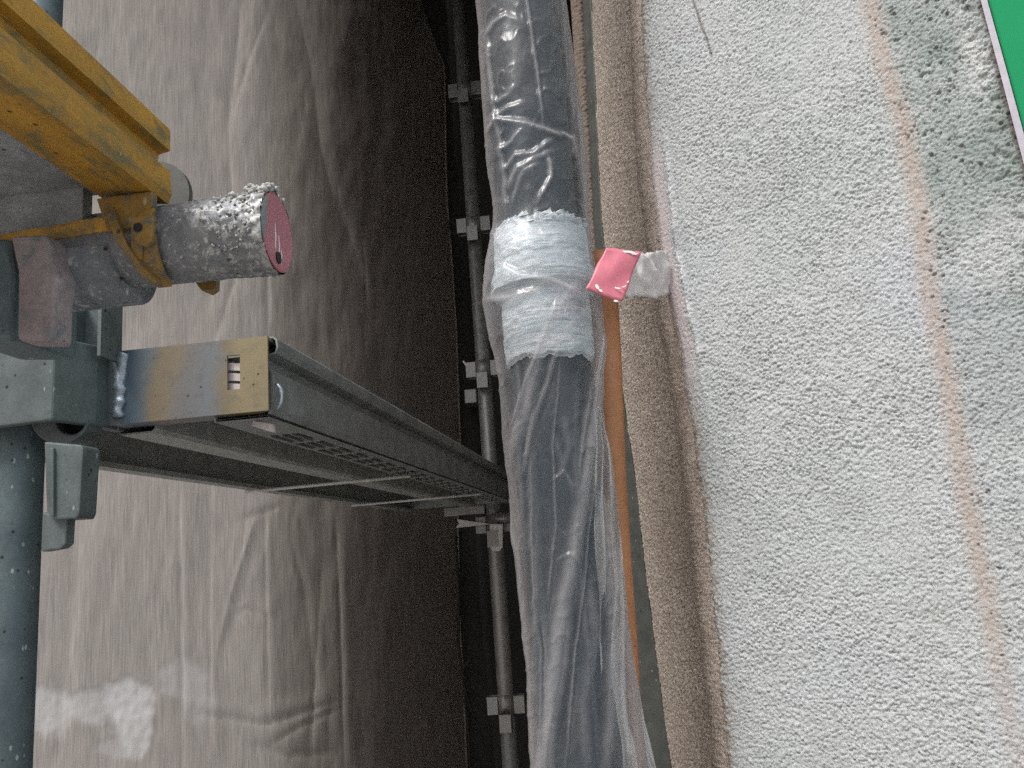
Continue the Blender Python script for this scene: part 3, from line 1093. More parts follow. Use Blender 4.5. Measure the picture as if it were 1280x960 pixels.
# transom at the far end that carries the plank
ft = thing('transom', 'short dark steel transom under the far end of the plank at the far post', 'transom', (-.40, 2.98, .12))
bm = bmesh.new()
add_prism(bm, [(-.58, .140), (-.58, .172), (-.43, .172), (-.43, .140)], 'y', 2.975, 3.01)
from_bm('transom_bar', bm, steel_far, ft, bevel=.003)
bm = bmesh.new()
g4 = [P(x, y, 2.93) for x, y in [(571, 649), (612, 655), (570, 660), (574, 654)]]
add_prism(bm, [(p[0], p[2]) for p in g4], 'y', 2.93, 2.935)
from_bm('gusset_plate', bm, steel_rod, ft)
bm = bmesh.new()
pe = P(634, 647, 2.97)
add_tube(bm, (pe[0] - .06, 2.985, pe[2]), (pe[0] + .03, 2.985, pe[2]), .024, 24)
from_bm('transom_end', bm, steel_far, ft, smooth=True)
bm = bmesh.new()
wp = [P(x, y, 2.95) for x, y in [(613, 655), (613, 684), (617, 689), (625, 689), (629, 684), (629, 655)]]
add_prism(bm, [(p[0], p[2]) for p in wp], 'y', 2.935, 2.945)
from_bm('wedge_pin', bm, steel_rod, ft, bevel=.002)

# ------------------------------------------------------------------ near scaffold post on the left
NX, NY = -.652, .862
npst = thing('scaffold_post', 'near blue grey scaffold upright at the left edge spattered with white drips', 'scaffold post', (NX, NY, -2.5))
bm = bmesh.new()
add_tube(bm, (NX, NY, -2.5), (NX, NY, 2.4), .0255, 48)
from_bm('post_tube', bm, steel_blue, npst, smooth=True)
bm = bmesh.new()
add_tube(bm, (NX, NY, .40), (NX, NY, .52), .0275, 32)
from_bm('post_collar', bm, steel_blue, npst, smooth=True)
# ring-shaped pocket seen from below, with a dark plate for its shaded hollow
bm = bmesh.new()
oo = [P(74 + 36 * math.cos(a), 524 + 31 * math.sin(a), .84) for a in np.linspace(0, 2 * math.pi, 28, endpoint=False)]
ii = [P(88 + 18 * math.cos(a), 526 + 17 * math.sin(a), .84) for a in np.linspace(0, 2 * math.pi, 28, endpoint=False)]
sh = lambda L, y: [(p[0], y, p[2]) for p in L]
loop_mesh(bm, [sh(ii, .868), sh(ii, .840), sh(oo, .840), sh(oo, .868)], cap=False)
from_bm('socket_ring', bm, steel_clamp, npst, bevel=.002)
bm = bmesh.new()
loop_mesh(bm, [sh([P(88 + 20 * math.cos(a), 526 + 19 * math.sin(a), .84) for a in np.linspace(0, 2 * math.pi, 24, endpoint=False)], y) for y in (.860, .866)])
from_bm('socket_hollow_shade', bm, dark_void, npst)

# ------------------------------------------------------------------ bracket: clamp head, heat-tinted arm, weld, wedge
br = thing('scaffold_bracket', 'heat-tinted steel bracket arm wedged onto the near blue grey upright', 'bracket', (NX, .87, .17))
zh1, zh0 = P(60, 421, .80)[2], P(58, 526, .80)[2]
xk = P(62, 470, .80)[0]
xe = P(121, 480, .850)[0]
bm = bmesh.new()
out = [(-.78, .822), (xk - .004, .80), (xk + .004, .801), (xe, .850), (xe + .002, .905), (xe - .012, .905), (xe - .012, .858), (xk - .002, .812), (-.78, .834)]
add_prism(bm, out, 'z', zh0, zh1)
from_bm('clamp_head', bm, steel_clamp, br, bevel=.003, seg=3)
bm = bmesh.new()
add_prism(bm, [(-.775, .84), (xk, .818), (xe - .014, .86), (xe - .014, .90), (-.775, .90)], 'z', zh0 + .006, zh1 - .006)
from_bm('clamp_shade_core', bm, dark_void, br)
xr_, xl_ = -.3615, xe - .010
zt_, zb_ = .2595, .1735
# arm: C-shaped channel with a rectangular slot in its face
sx0, sx1 = P(284, 465, .87)[0], P(300, 465, .87)[0]
sz1, sz0 = P(291, 444, .87)[2], P(291, 487, .87)[2]
bm = bmesh.new()
xs_ = [xl_, sx0, sx1, xr_]
zs_ = [zb_, sz0, sz1, zt_]
yf, yb_ = .87, .8732
V = {}
for i, x in enumerate(xs_):
    for j, z in enumerate(zs_):
        for k, y in enumerate((yf, yb_)):
            V[i, j, k] = bm.verts.new((x, y, z))
for i in range(3):
    for j in range(3):
        if (i, j) == (1, 1):
            continue
        bm.faces.new((V[i, j, 0], V[i + 1, j, 0], V[i + 1, j + 1, 0], V[i, j + 1, 0]))
        bm.faces.new((V[i, j, 1], V[i, j + 1, 1], V[i + 1, j + 1, 1], V[i + 1, j, 1]))
for (a, b) in (((1, 1), (2, 1)), ((2, 1), (2, 2)), ((2, 2), (1, 2)), ((1, 2), (1, 1))):
    bm.faces.new((V[a[0], a[1], 0], V[a[0], a[1], 1], V[b[0], b[1], 1], V[b[0], b[1], 0]))
for i in range(3):
    bm.faces.new((V[i, 0, 0], V[i, 0, 1], V[i + 1, 0, 1], V[i + 1, 0, 0]))
    bm.faces.new((V[i, 3, 0], V[i + 1, 3, 0], V[i + 1, 3, 1], V[i, 3, 1]))
    bm.faces.new((V[0, i, 0], V[0, i + 1, 0], V[0, i + 1, 1], V[0, i, 1]))
    bm.faces.new((V[3, i, 0], V[3, i, 1], V[3, i + 1, 1], V[3, i + 1, 0]))
from_bm('arm_face', bm, heat_m, br)
bm = bmesh.new()
add_prism(bm, [(xl_, .8735), (xr_, .8735), (xr_, .902), (xl_, .902)], 'z', zt_ - .004, zt_ - .0005)
from_bm('arm_flange', bm, heat_m, br)
bm = bmesh.new()
add_prism(bm, [(xl_, .8735), (xr_ - .002, .8735), (xr_ - .03, .902), (xl_, .902)], 'z', zb_ + .0005, zb_ + .004)
from_bm('arm_flange', bm, heat_m, br)
pale_fill = worn('pale_slot_fill', (.5, .45, .44), (.62, .57, .56), 40, .6)  # added pale slats stand for the bright sheet seen through the slot
for k in range(3):
    f0 = sz0 + (sz1 - sz0) * (.02 + k * .30)
    bm = bmesh.new()
    dz = (sz1 - sz0) * .22
    lean = .003
    loop_mesh(bm, [[(sx0 - .004, .8765, f0), (sx1 + .004, .8765, f0 - lean), (sx1 + .004, .8765, f0 + dz - lean), (sx0 - .004, .8765, f0 + dz)],
                   [(sx0 - .004, .8795, f0 + .002), (sx1 + .004, .8795, f0 - lean + .002), (sx1 + .004, .8795, f0 + dz - lean), (sx0 - .004, .8795, f0 + dz)]])
    from_bm('sheet_glimpse', bm, pale_fill, br)
# weld bead
bm = bmesh.new()
nz = 40
wx = P(149, 480, .868)[0]
rings = []
random.seed(9)
wj = [random.random() * 2 - 1 for _ in range(40)]
for k in range(nz):
    z = zb_ + .008 + (zt_ - zb_ - .012) * k / (nz - 1)
    w = .0085 + .0016 * (wj[k // 3] * (1 - k % 3 / 3) + wj[k // 3 + 1] * (k % 3 / 3))
    h = .0030 + .0016 * (wj[k // 3 + 20] * (1 - k % 3 / 3) + wj[k // 3 + 21] * (k % 3 / 3))
    c = wx + .0035 * (k / nz - .4) + .0014 * wj[k // 3 + 9]
    rings.append([(c - w, .8715, z), (c - w * .6, .868 - h * .7, z), (c, .868 - h, z + .0015), (c + w * .6, .868 - h * .6, z), (c + w, .8715, z)])
loop_mesh(bm, rings)
from_bm('weld_bead', bm, weld_mat, br, smooth=True)
# wedge hanging under the clamp head
bm = bmesh.new()
za = P(80, 548, .80)[2]
w0 = [P(x, y, .80) for x, y in [(55, 552), (58, 640), (66, 650), (96, 648), (99, 640), (104, 560), (101, 556)]]
add_prism(bm, [(p[0], p[2]) for p in w0], 'y', .80, .83)
from_bm('wedge_housing', bm, steel_clamp, br, bevel=.002)
bm = bmesh.new()
w1 = [P(x, y, .806) for x, y in [(52, 640), (50, 690), (74, 686), (81, 680), (83, 645)]]
add_prism(bm, [(p[0], p[2]) for p in w1], 'y', .807, .822)
from_bm('wedge_tip', bm, steel_clamp, br, bevel=.002)
bm = bmesh.new()
w2 = [P(x, y, .798) for x, y in [(63, 560), (64, 645), (68, 645), (68, 560)]]
add_prism(bm, [(p[0], p[2]) for p in w2], 'y', .7965, .801)
from_bm('wedge_rib', bm, steel_clamp, br, bevel=.0008)
# dark socket box standing above the clamp head
bm = bmesh.new()
sb = offset_poly([(P(78, 400, .83)[0], .835), (P(78, 400, .83)[0], .872), (P(119, 400, .83)[0], .872), (P(119, 400, .83)[0], .835)], .004)
add_prism(bm, sb, 'z', P(100, 436, .835)[2] - .01, P(100, 366, .835)[2])
from_bm('socket_box', bm, steel_clamp, br)

# ------------------------------------------------------------------ grey steel plank
pk = thing('scaffold_plank', 'grey pressed steel scaffold plank seen from below running to the far post', 'scaffold plank', (-.37, .884, .165))
Y0, Y1 = .884, 2.93
bm = bmesh.new()
side_prof = [(-.374, .243), (-.3745, .2600), (-.371, .2625), (-.360, .2625), (-.3555, .258), (-.3545, .249), (-.357, .2415), (-.3725, .238), (-.3735, .228),
             (-.3635, .2235), (-.3620, .217), (-.3620, .180), (-.3655, .1715)]
add_prism(bm, offset_poly(side_prof, -.0022), 'y', Y0, Y1)
from_bm('side_channel', bm, steel_plank, pk)
# perforated bottom flange: three rows of slots
fx0, fx1 = -.4300, -.3660
rows_x = [fx0, -.4210, -.4130, -.4065, -.3985, -.3920, -.3840, fx1]
hole_cols = {1, 3, 5}
ys = [Y0]
y = 1.012
while y < 2.75:
    ys += [y, y + .066]
    y += .080
ys.append(Y1)
bm = bmesh.new()
V = {}
for i, x in enumerate(rows_x):
    for j, yy in enumerate(ys):
        for k, z in enumerate((.1685, .1710)):
            V[i, j, k] = bm.verts.new((x, yy, z + .0008 * ((i in (1, 2, 3, 4, 5, 6)) and 0)))
hole = lambda i, j: (i in hole_cols) and (j % 2 == 1) and 0 < j < len(ys) - 2
ni, nj = len(rows_x) - 1, len(ys) - 1
for i in range(ni):
    for j in range(nj):
        if hole(i, j):
            for (a, b) in (((i, j), (i + 1, j)), ((i + 1, j), (i + 1, j + 1)), ((i + 1, j + 1), (i, j + 1)), ((i, j + 1), (i, j))):
                bm.faces.new((V[a[0], a[1], 0], V[b[0], b[1], 0], V[b[0], b[1], 1], V[a[0], a[1], 1]))
            continue
        bm.faces.new((V[i, j, 0], V[i, j + 1, 0], V[i + 1, j + 1, 0], V[i + 1, j, 0]))
        bm.faces.new((V[i, j, 1], V[i + 1, j, 1], V[i + 1, j + 1, 1], V[i, j + 1, 1]))
from_bm('slotted_flange', bm, steel_plank, pk)
# raised rims beside the slots, coloured paler for the light they catch
bm = bmesh.new()
for j in range(1, len(ys) - 2, 2):
    for xa_ in (-.4215, -.4070, -.3925):
        add_box(bm, xa_ - .0012, xa_ + .0006, ys[j] - .002, ys[j + 1] + .002, .1662, .1684)
    add_box(bm, -.4225, -.3835, ys[j + 1] + .005, ys[j + 1] + .0085, .1668, .1684)
from_bm('slot_rims', bm, worn('pale_slot_edges', (.30, .30, .29), (.42, .42, .41), 60, .45, .3), pk, kind='stuff')
bm = bmesh.new()
add_prism(bm, offset_poly([(-.4305, .1685), (-.4305, .200), (-.4400, .203)], .002), 'y', Y0, Y1)
from_bm('inner_lip', bm, steel_inner, pk)
bm = bmesh.new()
add_prism(bm, offset_poly([(-.515, .236), (-.515, .172), (-.520, .1675), (-.560, .1675), (-.565, .172), (-.565, .236)], -.002), 'y', Y0 + .02, Y1)
from_bm('centre_rib', bm, steel_inner, pk)
bm = bmesh.new()
add_prism(bm, offset_poly([(-.737, .175), (-.7375, .1665), (-.7640, .1665), (-.7670, .171), (-.7670, .2560)], -.0022), 'y', Y0, Y1)
from_bm('side_channel', bm, steel_inner, pk)
bm = bmesh.new()
add_box(bm, -.7665, -.3745, Y0, Y1, .2385, .2420)
from_bm('deck_sheet', bm, steel_plank, pk)
for yr, xa_, xb_ in ((1.62, -.755, -.395), (2.28, -.752, -.372)):
    bm = bmesh.new()
    add_tube(bm, (xa_, yr + .015, .1605), (xb_, yr - .015, .1605), .0034, 10)
    from_bm('cross_rod', bm, steel_rod, pk, smooth=True)
bm = bmesh.new()
add_box(bm, -.7655, -.432, Y1 - .006, Y1 - .003, .172, .238)
from_bm('end_plate', bm, steel_plank, pk)
# bright scraped spot and torn end tab at the near corner
bm = bmesh.new()
arc = [P(344 + 9 * math.cos(t), 496 - 16 * math.sin(t), .882) for t in np.linspace(-1.35, 1.5, 10)]
add_path_tube(bm, arc, [.0014, .0019, .0024, .0022, .0019, .0022, .0025, .0026, .0022, .0012], 8)
from_bm('end_weld', bm, weld_mat, pk, smooth=True)
bm = bmesh.new()
tb = [P(x, y, .905) for x, y in [(318, 527), (342, 531), (344, 541), (338, 540), (316, 533)]]
add_prism(bm, [(p[0], p[2]) for p in tb], 'y', .900, .906)
from_bm('end_tab', bm, pale_fill, pk)

pk.rotation_euler = (0, 0, math.radians(-1.5))

# ------------------------------------------------------------------ galvanised tube with pink end
TY, TZ, TR = .470, .2065, .0255
tu = thing('steel_tube', 'cement crusted galvanised tube with pink painted end beside the yellow plank', 'tube', (-.3, TY, TZ))
xend = -.188
rows = []
xs_t = np.concatenate([np.linspace(-.9, -.32, 20)[:-1], np.linspace(-.32, xend, 150)])
th = np.linspace(0, 2 * np.pi, 96, endpoint=False)
for x in xs_t:
    # crust thickens towards the open end
    c_ = np.clip((x - (xend - .075)) / .075, 0, 1)
    topb = np.exp(-((((th + .15 + np.pi) % (2 * np.pi)) - np.pi) / .7) ** 2)
    e_ = np.clip((x - xend + .026) / .024, 0, 1)
    cr_ = .0022 * c_ * np.clip(fbm(th * 10, th * 0 + x * 260, 4) * 2 - .7, 0, 1) + e_ * (.0016 + .0050 * topb) * fbm(th * 15, th * 0 + x * 380, 4) ** 1.3
    r = TR + cr_ - .0006
    rows.append(np.stack([np.full(96, x), TY + r * np.sin(th), TZ + r * np.cos(th)], -1))
rows = np.array(rows)
crust = np.clip((rows[..., 0] - (xend - .085)) / .085, 0, 1) ** 1.5
grid_mesh('tube_body', rows, galv_crust, tu, wrap=True, attr={'crust': crust})
bm = bmesh.new()
ringp = [(xend - .004, TR - .0005), (xend + .0005, TR - .0005), (xend + .0012, TR - .003)]
loop_mesh(bm, [[(x, TY + r * math.sin(a), TZ + r * math.cos(a)) for a in np.linspace(0, 2 * math.pi, 48, endpoint=False)] for x, r in ringp])
cap_m = Mat('pink_end_cap')
n1 = cap_m.noise(90, 6, .7)
sp = cap_m.add('ShaderNodeSeparateXYZ')
cap_m.link(cap_m.co, sp.inputs[0])
bare = cap_m.step(cap_m.math('ADD', cap_m.math('ADD', cap_m.math('MULTIPLY', sp.outputs[2], 6), cap_m.math('MULTIPLY', sp.outputs[1], -34)), cap_m.math('MULTIPLY', n1, .42)), -13.9, -13.85)
cap_m.set(cap_m.mix(bare, (.41, .135, .175), (.20, .21, .22)), .4)
from_bm('pink_end_face', bm, cap_m.m, tu)
bm = bmesh.new()
hc = P(351, 318, .470)
add_tube(bm, (xend + .0009, TY - .002, TZ - .0175), (xend + .0020, TY - .002, TZ - .0175), .0038, 18)
from_bm('end_hole_shade', bm, dark_void, tu)
for (dy, z0, z1) in ((-.006, -.013, .004), (-.0005, -.016, -.002), (.003, -.019, -.010)):
    bm = bmesh.new()
    add_path_tube(bm, [(xend + .0012, TY + dy, TZ + z1), (xend + .0014, TY + dy + .0002, TZ + (z0 + z1) / 2), (xend + .0012, TY + dy - .0002, TZ + z0)], [.0002, .0005, .0003], 6)
    from_bm('paint_drip', bm, white_flat, tu)
# cement lumps at the end of the tube
bm = bmesh.new()
random.seed(21)
for k in range(300):
    if k < 120:
        a = random.gauss(-.15, .45)
        x = xend - abs(random.gauss(0, .009)) + .001
        r = TR + .001 + .0045 * random.random() * math.exp(-(a + .15) ** 2 * 3)
        s = .0007 + .0015 * random.random()
    else:
        a = random.uniform(-2.4, .3)
        x = xend - abs(random.gauss(0, .022))
        r = TR + .0005
        s = .0004 + .0007 * random.random()
    c = Vector((x, TY + r * math.sin(a), TZ + r * math.cos(a)))
    mm = Matrix.Translation(c) @ Matrix.Rotation(random.random() * 6, 4, Vector((random.random(), random.random(), .3)).normalized()) @ Matrix.Diagonal((s * 1.4, s, s * .8, 1))
    bmesh.ops.create_icosphere(bm, subdivisions=1, radius=1, matrix=mm)
for v in bm.verts:
    v.co += Vector((random.random() - .5, random.random() - .5, random.random() - .5)) * .0009
from_bm('cement_crust', bm, cement, tu, kind='stuff', smooth=True)
# larger sleeve on the left part of the tube
bm = bmesh.new()
add_tube(bm, (-.60, TY + .004, TZ - .006), (-.285, TY + .004, TZ - .006), .0285, 48)
from_bm('tube_sleeve', bm, galv_crust, tu, smooth=True)
bm = bmesh.new()
pd = P(193, 248, .50)
add_tube(bm, (pd[0], .498, pd[2]), (pd[0], .503, pd[2]), .0262, 48)
from_bm('round_flange', bm, plank_dark, tu, smooth=False)

# rusty strap and blue coupler body gripping the left end of the tube
bm = bmesh.new()
wb = [P(x, y, .428) for x, y in [(16, 296), (20, 318), (25, 340), (24, 427), (70, 427), (72, 372), (77, 345), (66, 318), (63, 294)]]
loop_mesh(bm, [[(p[0], .425, p[2]) for p in wb], [(p[0], .444, p[2]) for p in wb]])
from_bm('coupler_strap', bm, rust_pink, tu, bevel=.004, seg=3)
bm = bmesh.new()
wb = [P(x, y, .440) for x, y in [(-60, 300), (-60, 424), (18, 424), (22, 340), (15, 300)]]
add_prism(bm, [(p[0], p[2]) for p in wb], 'y', .437, .50)
from_bm('coupler_body', bm, steel_blue, tu, bevel=.004, seg=3)

# ------------------------------------------------------------------ yellow plank at the upper left
yp = thing('yellow_plank', 'worn ochre yellow scaffold plank hooked over the galvanised tube', 'scaffold plank', (-.45, .2, .24))
YA, YE = -1.1, .462
bm = bmesh.new()
xo = P(213, 170, YE)[0]
zt_y = P(213, 159, YE)[2]
z1_, z2_, z3_ = P(213, 189, YE)[2], P(213, 196, YE)[2], P(212, 255, YE)[2]
rail = [(xo - .030, zt_y), (xo - .002, zt_y), (xo, zt_y - .002), (xo, z1_), (xo - .0075, z1_ - .0015), (xo - .0085, z2_ - .003),
        (xo + .000, z2_ - .010), (xo + .0015, z3_ + .006), (xo - .001, z3_), (xo - .0400, z3_ + .005), (xo - .0440, z3_ + .014)]
add_prism(bm, offset_poly(rail, -.003), 'y', YA, YE)
from_bm('side_rail', bm, yellow_paint, yp, bevel=.0008)
bm = bmesh.new()
add_box(bm, xo - .40, xo - .0445, YA, YE - .004, z3_ + .010, z3_ + .016)
from_bm('deck_underside', bm, plank_under, yp)
bm = bmesh.new()
add_prism(bm, [(xo - .44, z3_ + .03), (xo - .40, z3_ + .03), (xo - .40, z3_ - .002), (xo - .44, z3_ - .002)], 'y', YA, YE)
from_bm('side_rail', bm, yellow_paint, yp, bevel=.001)
# end cross member: grey web with a yellow lower edge
zc1 = z3_ - .0025
zlow = P(100, 291, .444)[2]
bm = bmesh.new()
add_prism(bm, [(.446, zc1 + .022), (.456, zc1 + .022), (.456, zlow + .010), (.446, zlow + .010)], 'x', xo - .20, xo - .048)
for v in bm.verts:
    v.co.z += (v.co.x - (xo - .018)) * .06
from_bm('end_rail', bm, plank_under, yp, bevel=.001)
bm = bmesh.new()
add_prism(bm, [(.442, zlow + .0095), (.464, zlow + .0095), (.464, zlow), (.444, zlow)], 'x', xo - .20, xo - .018)
for v in bm.verts:
    v.co.z += (v.co.x - (xo - .018)) * .06
from_bm('end_lip', bm, yellow_paint, yp, bevel=.002)
bm = bmesh.new()
add_prism(bm, [(xo - .036, z3_ - .001), (xo + .0005, z3_ - .0005), (xo + .0005, z3_ - .010), (xo - .010, z3_ - .022), (xo - .028, z3_ - .024)], 'y', .441, .447)
from_bm('corner_plate', bm, yellow_dull, yp, bevel=.001)


def hook(xc, w, a0, a1, r0, r1, n=22, tilt=0):
    """curved strap round the tube (angles from +z towards -y)"""
    bm = bmesh.new()
    rings = []
    for k in range(n):
        a = a0 + (a1 - a0) * k / (n - 1)
        ww = w * (1 - .35 * (k / (n - 1)) ** 2)
        sh = tilt * k / (n - 1)
        pts_ = []
        for dx, r in ((-ww / 2, r0), (ww / 2, r0), (ww / 2, r1), (-ww / 2, r1)):
            pts_.append((xc + dx + sh, TY - r * math.sin(a), TZ + r * math.cos(a)))
        rings.append(pts_)
    loop_mesh(bm, rings)
    return bm


xh = P(160, 320, .445)[0]
from_bm('hook', hook(xh - .012, .006, .9, 2.75, .0295, .0335, tilt=.024), yellow_dull, yp, bevel=.0008)
from_bm('hook', hook(xh + .014, .010, 1.15, 2.2, .0275, .0315, tilt=-.008), yellow_dull, yp, bevel=.0008)
from_bm('hook', hook(P(184, 340, .445)[0], .014, 1.7, 3.0, .0268, .0300, tilt=.0), yellow_dull, yp, bevel=.0008)
bm = bmesh.new()
lg = [P(x, y, .438) for x, y in [(166, 272), (165, 290), (172, 306), (183, 309), (192, 303), (195, 270)]]
add_prism(bm, [(p[0], p[2]) for p in lg], 'y', .436, .440)
from_bm('hook_lug', bm, yellow_dull, yp, bevel=.0012)
bm = bmesh.new()
lh = P(172, 284, .4355)
add_tube(bm, (lh[0], .4362, lh[2]), (lh[0], .4352, lh[2]), .0028, 16)
from_bm('lug_hole_shade', bm, dark_void, yp)
bm = bmesh.new()
tp_ = [P(x, y, .492) for x, y in [(247, 330), (246, 355), (252, 363), (264, 368), (272, 362), (273, 330)]]
add_prism(bm, [(p[0], p[2]) for p in tp_], 'y', .490, .496)
from_bm('hook_tip', bm, yellow_dull, yp, bevel=.0015)

# ------------------------------------------------------------------ mesh sheet (netting) on the left
NETL, NETR = np.array((-2.45, .50)), np.array((-.62, 3.30))
nd = unit(NETR - NETL)
nn = np.array((nd[1], -nd[0]))            # towards the scaffold
EDGE = [(-500, 500), (0, 525), (85, 556), (250, 557), (300, 561), (420, 570), (560, 577), (660, 574), (760, 575), (840, 580), (960, 583), (1500, 600)]


def net_hit(px, py):
    d = RW @ np.array((px - 640, py - 480, FPX))
    k = (NETL[0] * nn[0] + NETL[1] * nn[1]) / (d[0] * nn[0] + d[1] * nn[1])
    p = d * k
    return (p[0] - NETL[0]) * nd[0] + (p[1] - NETL[1]) * nd[1], p[2]


eh = np.array([net_hit(x, y) for y, x in EDGE])
eh = eh[np.argsort(eh[:, 1])]
nzs = np.concatenate([np.linspace(-5.0, -1.3, 50)[:-1], np.arange(-1.3, 2.35, .0085), np.linspace(2.35, 3.4, 30)[1:]])
ue = np.interp(nzs, eh[:, 1], eh[:, 0])
tu_ = np.concatenate([np.linspace(0, .32, 25)[:-1], np.linspace(.32, 1, 360)])
UU = ue[:, None] * tu_[None]
NZ = np.repeat(nzs[:, None], len(tu_), 1)
npnt = np.stack([NETL[0] + nd[0] * UU, NETL[1] + nd[1] * UU, NZ], -1)
QX, QY = proj(npnt)
NF = [
    ([(302, -30), (292, 80), (284, 160), (286, 230), (294, 300)], 9, .020),
    ([(360, -30), (385, 80), (398, 180), (415, 250), (445, 330), (470, 420)], 18, .034),
    ([(335, 10), (312, 70), (290, 140)], 3, .008),
    ([(333, 280), (333, 430)], 3, .014),
    ([(268, 430), (285, 370), (310, 300)], 5, .010),
    ([(452, 300), (456, 400)], 3, .008),
    ([(240, 80), (262, 180), (270, 280)], 14, .010),
    ([(225, 590), (226, 700), (228, 980)], 3, .010),
    ([(262, 620), (263, 960)], 2.5, .007),
    ([(330, 620), (332, 740), (336, 920)], 3, .010),
    ([(418, 640), (424, 760), (430, 980)], 4, .016),
    ([(322, 640), (306, 690), (290, 740), (268, 830)], 4, -.012),
    ([(300, 650), (330, 640), (352, 632)], 4, .008),
    ([(360, 660), (380, 740), (392, 850), (388, 960)], 5, .009),
    ([(402, 690), (396, 800), (384, 950)], 4, .008),
    ([(240, 890), (330, 905), (425, 876)], 5, .014),
    ([(330, 935), (380, 905), (428, 884)], 4, .010),
    ([(300, 925), (360, 945), (420, 940)], 8, .012),
    ([(290, 770), (310, 760), (345, 775)], 3, .006),
    ([(100, 620), (90, 760), (70, 960)], 10, .008),
    ([(510, 640), (520, 780), (540, 960)], 8, .010),
    ([(150, 40), (170, 200), (180, 400)], 12, .008),
]
nh = .03 * (fbm(UU * 1.5, NZ * .8, 3) - .5) + .008 * (fbm(UU * 14, NZ * 5, 3) - .5)
for line, w, h in NF:
    d, sd_, pos = seg_dist(QX, QY, line)
    fade = np.clip(np.minimum(pos, 1 - pos) * 5 + .1, 0, 1)
    nh += fade * .30 * (h * np.exp(-(d / (.8 * w)) ** 1.1) - .5 * h * np.exp(-((d * sd_ - 2.2 * w) / (2.2 * w)) ** 2))
pale_blotch = np.zeros_like(QX)  # paler blotches with slight relief on the sheet
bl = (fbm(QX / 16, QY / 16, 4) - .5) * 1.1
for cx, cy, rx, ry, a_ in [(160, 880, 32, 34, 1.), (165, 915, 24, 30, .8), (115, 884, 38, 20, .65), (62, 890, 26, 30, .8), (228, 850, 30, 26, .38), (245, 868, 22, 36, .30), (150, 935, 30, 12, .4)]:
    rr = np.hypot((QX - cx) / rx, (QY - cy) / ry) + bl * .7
    pale_blotch = np.maximum(pale_blotch, a_ * np.clip((1.15 - rr) / .35, 0, 1))
nh += pale_blotch * (.001 + .004 * fbm(QX / 6, QY / 6, 3))
net_pts = npnt + np.stack([nn[0] * nh, nn[1] * nh, 0 * nh], -1)
net = thing('debris_netting', 'large beige mesh sheet hanging behind the planks with pale lumpy blotches', 'netting', (-1.5, 1.9, -5))
grid_mesh('net_sheet', net_pts, net_m, net, attr={'pale_blotch': pale_blotch * (.62 + .38 * fbm(QX / 6, QY / 6, 3))})
# the same netting goes on along the outside of the scaffold behind the camera
bz = np.linspace(-5, 3.4, 60)
by = np.linspace(-4.2, .497, 70)
BY, BZ = np.meshgrid(by, bz)
BX = -2.452 + .05 * (fbm(BY * 1.5, BZ * .8, 3) - .5) * np.clip((.5 - BY) / .4, 0, 1)
grid_mesh('net_sheet', np.stack([BX, BY, BZ], -1), net_m, net, attr={'pale_blotch': 0 * BX})
# rolled hem along its free edge
bm = bmesh.new()
sel = [i for i in range(len(nzs)) if -1.3 < nzs[i] < 2.3][::6]
add_path_tube(bm, [net_pts[i, -1] for i in sel], .0042, 8)
from_bm('net_hem', bm, net_m, net, smooth=True)

# end sheet behind the far post, its colour darkened for the unlit gap
en = thing('debris_netting', 'mesh sheet behind the far post, darkened for the unlit far end of the bay', 'netting', (-.3, 3.5, -5))
cp = P(590, 497, 3.40)
bm = bmesh.new()
add_prism(bm, [(cp[0] - .026, cp[2] - .03), (cp[0] + .026, cp[2] - .03), (cp[0] + .026, cp[2] + .03), (cp[0] - .026, cp[2] + .03)], 'y', 3.36, 3.46)
from_bm('far_socket', bm, steel_far, en, bevel=.004)  # socket of a farther post whose tube is left out
ex_ = np.linspace(-.95, .45, 120)
ez_ = np.concatenate([np.linspace(-5, -1.3, 20)[:-1], np.linspace(-1.3, 3.4, 200)])
EX, EZ = np.meshgrid(ex_, ez_)
EYv = 3.52 + .05 * (fbm(EX * 9, EZ * 1.2, 3) - .5) + .02 * np.sin(EX * 38 + .6 * np.sin(EZ * 2)) - .10 * np.clip((-.45 - EX) / .3, 0, 1)
grid_mesh('net_sheet', np.stack([EX, EYv, EZ], -1), shade_net_m, en)
# lacing cord between the two sheets, with knots
lace = thing('lacing_cord', 'thin black cord lacing the two sheets together low behind the plank', 'cord', P(580, 830, 3.2))


def cord(name, pix, Yd, r, parent):
    bm = bmesh.new()
    pts_ = []
    for (x0, y0), (x1, y1) in zip(pix[:-1], pix[1:]):
        for k in range(4):
            pts_.append(P(x0 + (x1 - x0) * k / 4, y0 + (y1 - y0) * k / 4, Yd))
    pts_.append(P(*pix[-1], Yd))
    add_path_tube(bm, pts_, r, 8)
    return from_bm(name, bm, black_cord, parent, smooth=True)


cord('cord_run', [(570, 670), (574, 740), (573, 800), (578, 842), (586, 920), (588, 985)], 3.15, .0045, lace)
cord('cord_knot', [(590, 822), (582, 832), (576, 842), (584, 850), (575, 838)], 3.14, .0055, lace)
cord('cord_tail', [(577, 842), (584, 872), (594, 900)], 3.14, .004, lace)
tag(cord('cord_loop', [(560, 276), (566, 278), (573, 286), (571, 293), (564, 290), (560, 282), (562, 276)], 3.1, .0042, None),
    'small curled black cord loop on the edge of the beige sheet', 'cord')
bm = bmesh.new()
add_path_tube(bm, [P(579, 451, 3.0), P(583, 458, 3.0), P(587, 463, 3.0)], .003, 8)
tag(from_bm('cable_tie', bm, white_flat, smooth=True), 'tiny white cable tie in the dark gap beside the far post', 'cable tie')

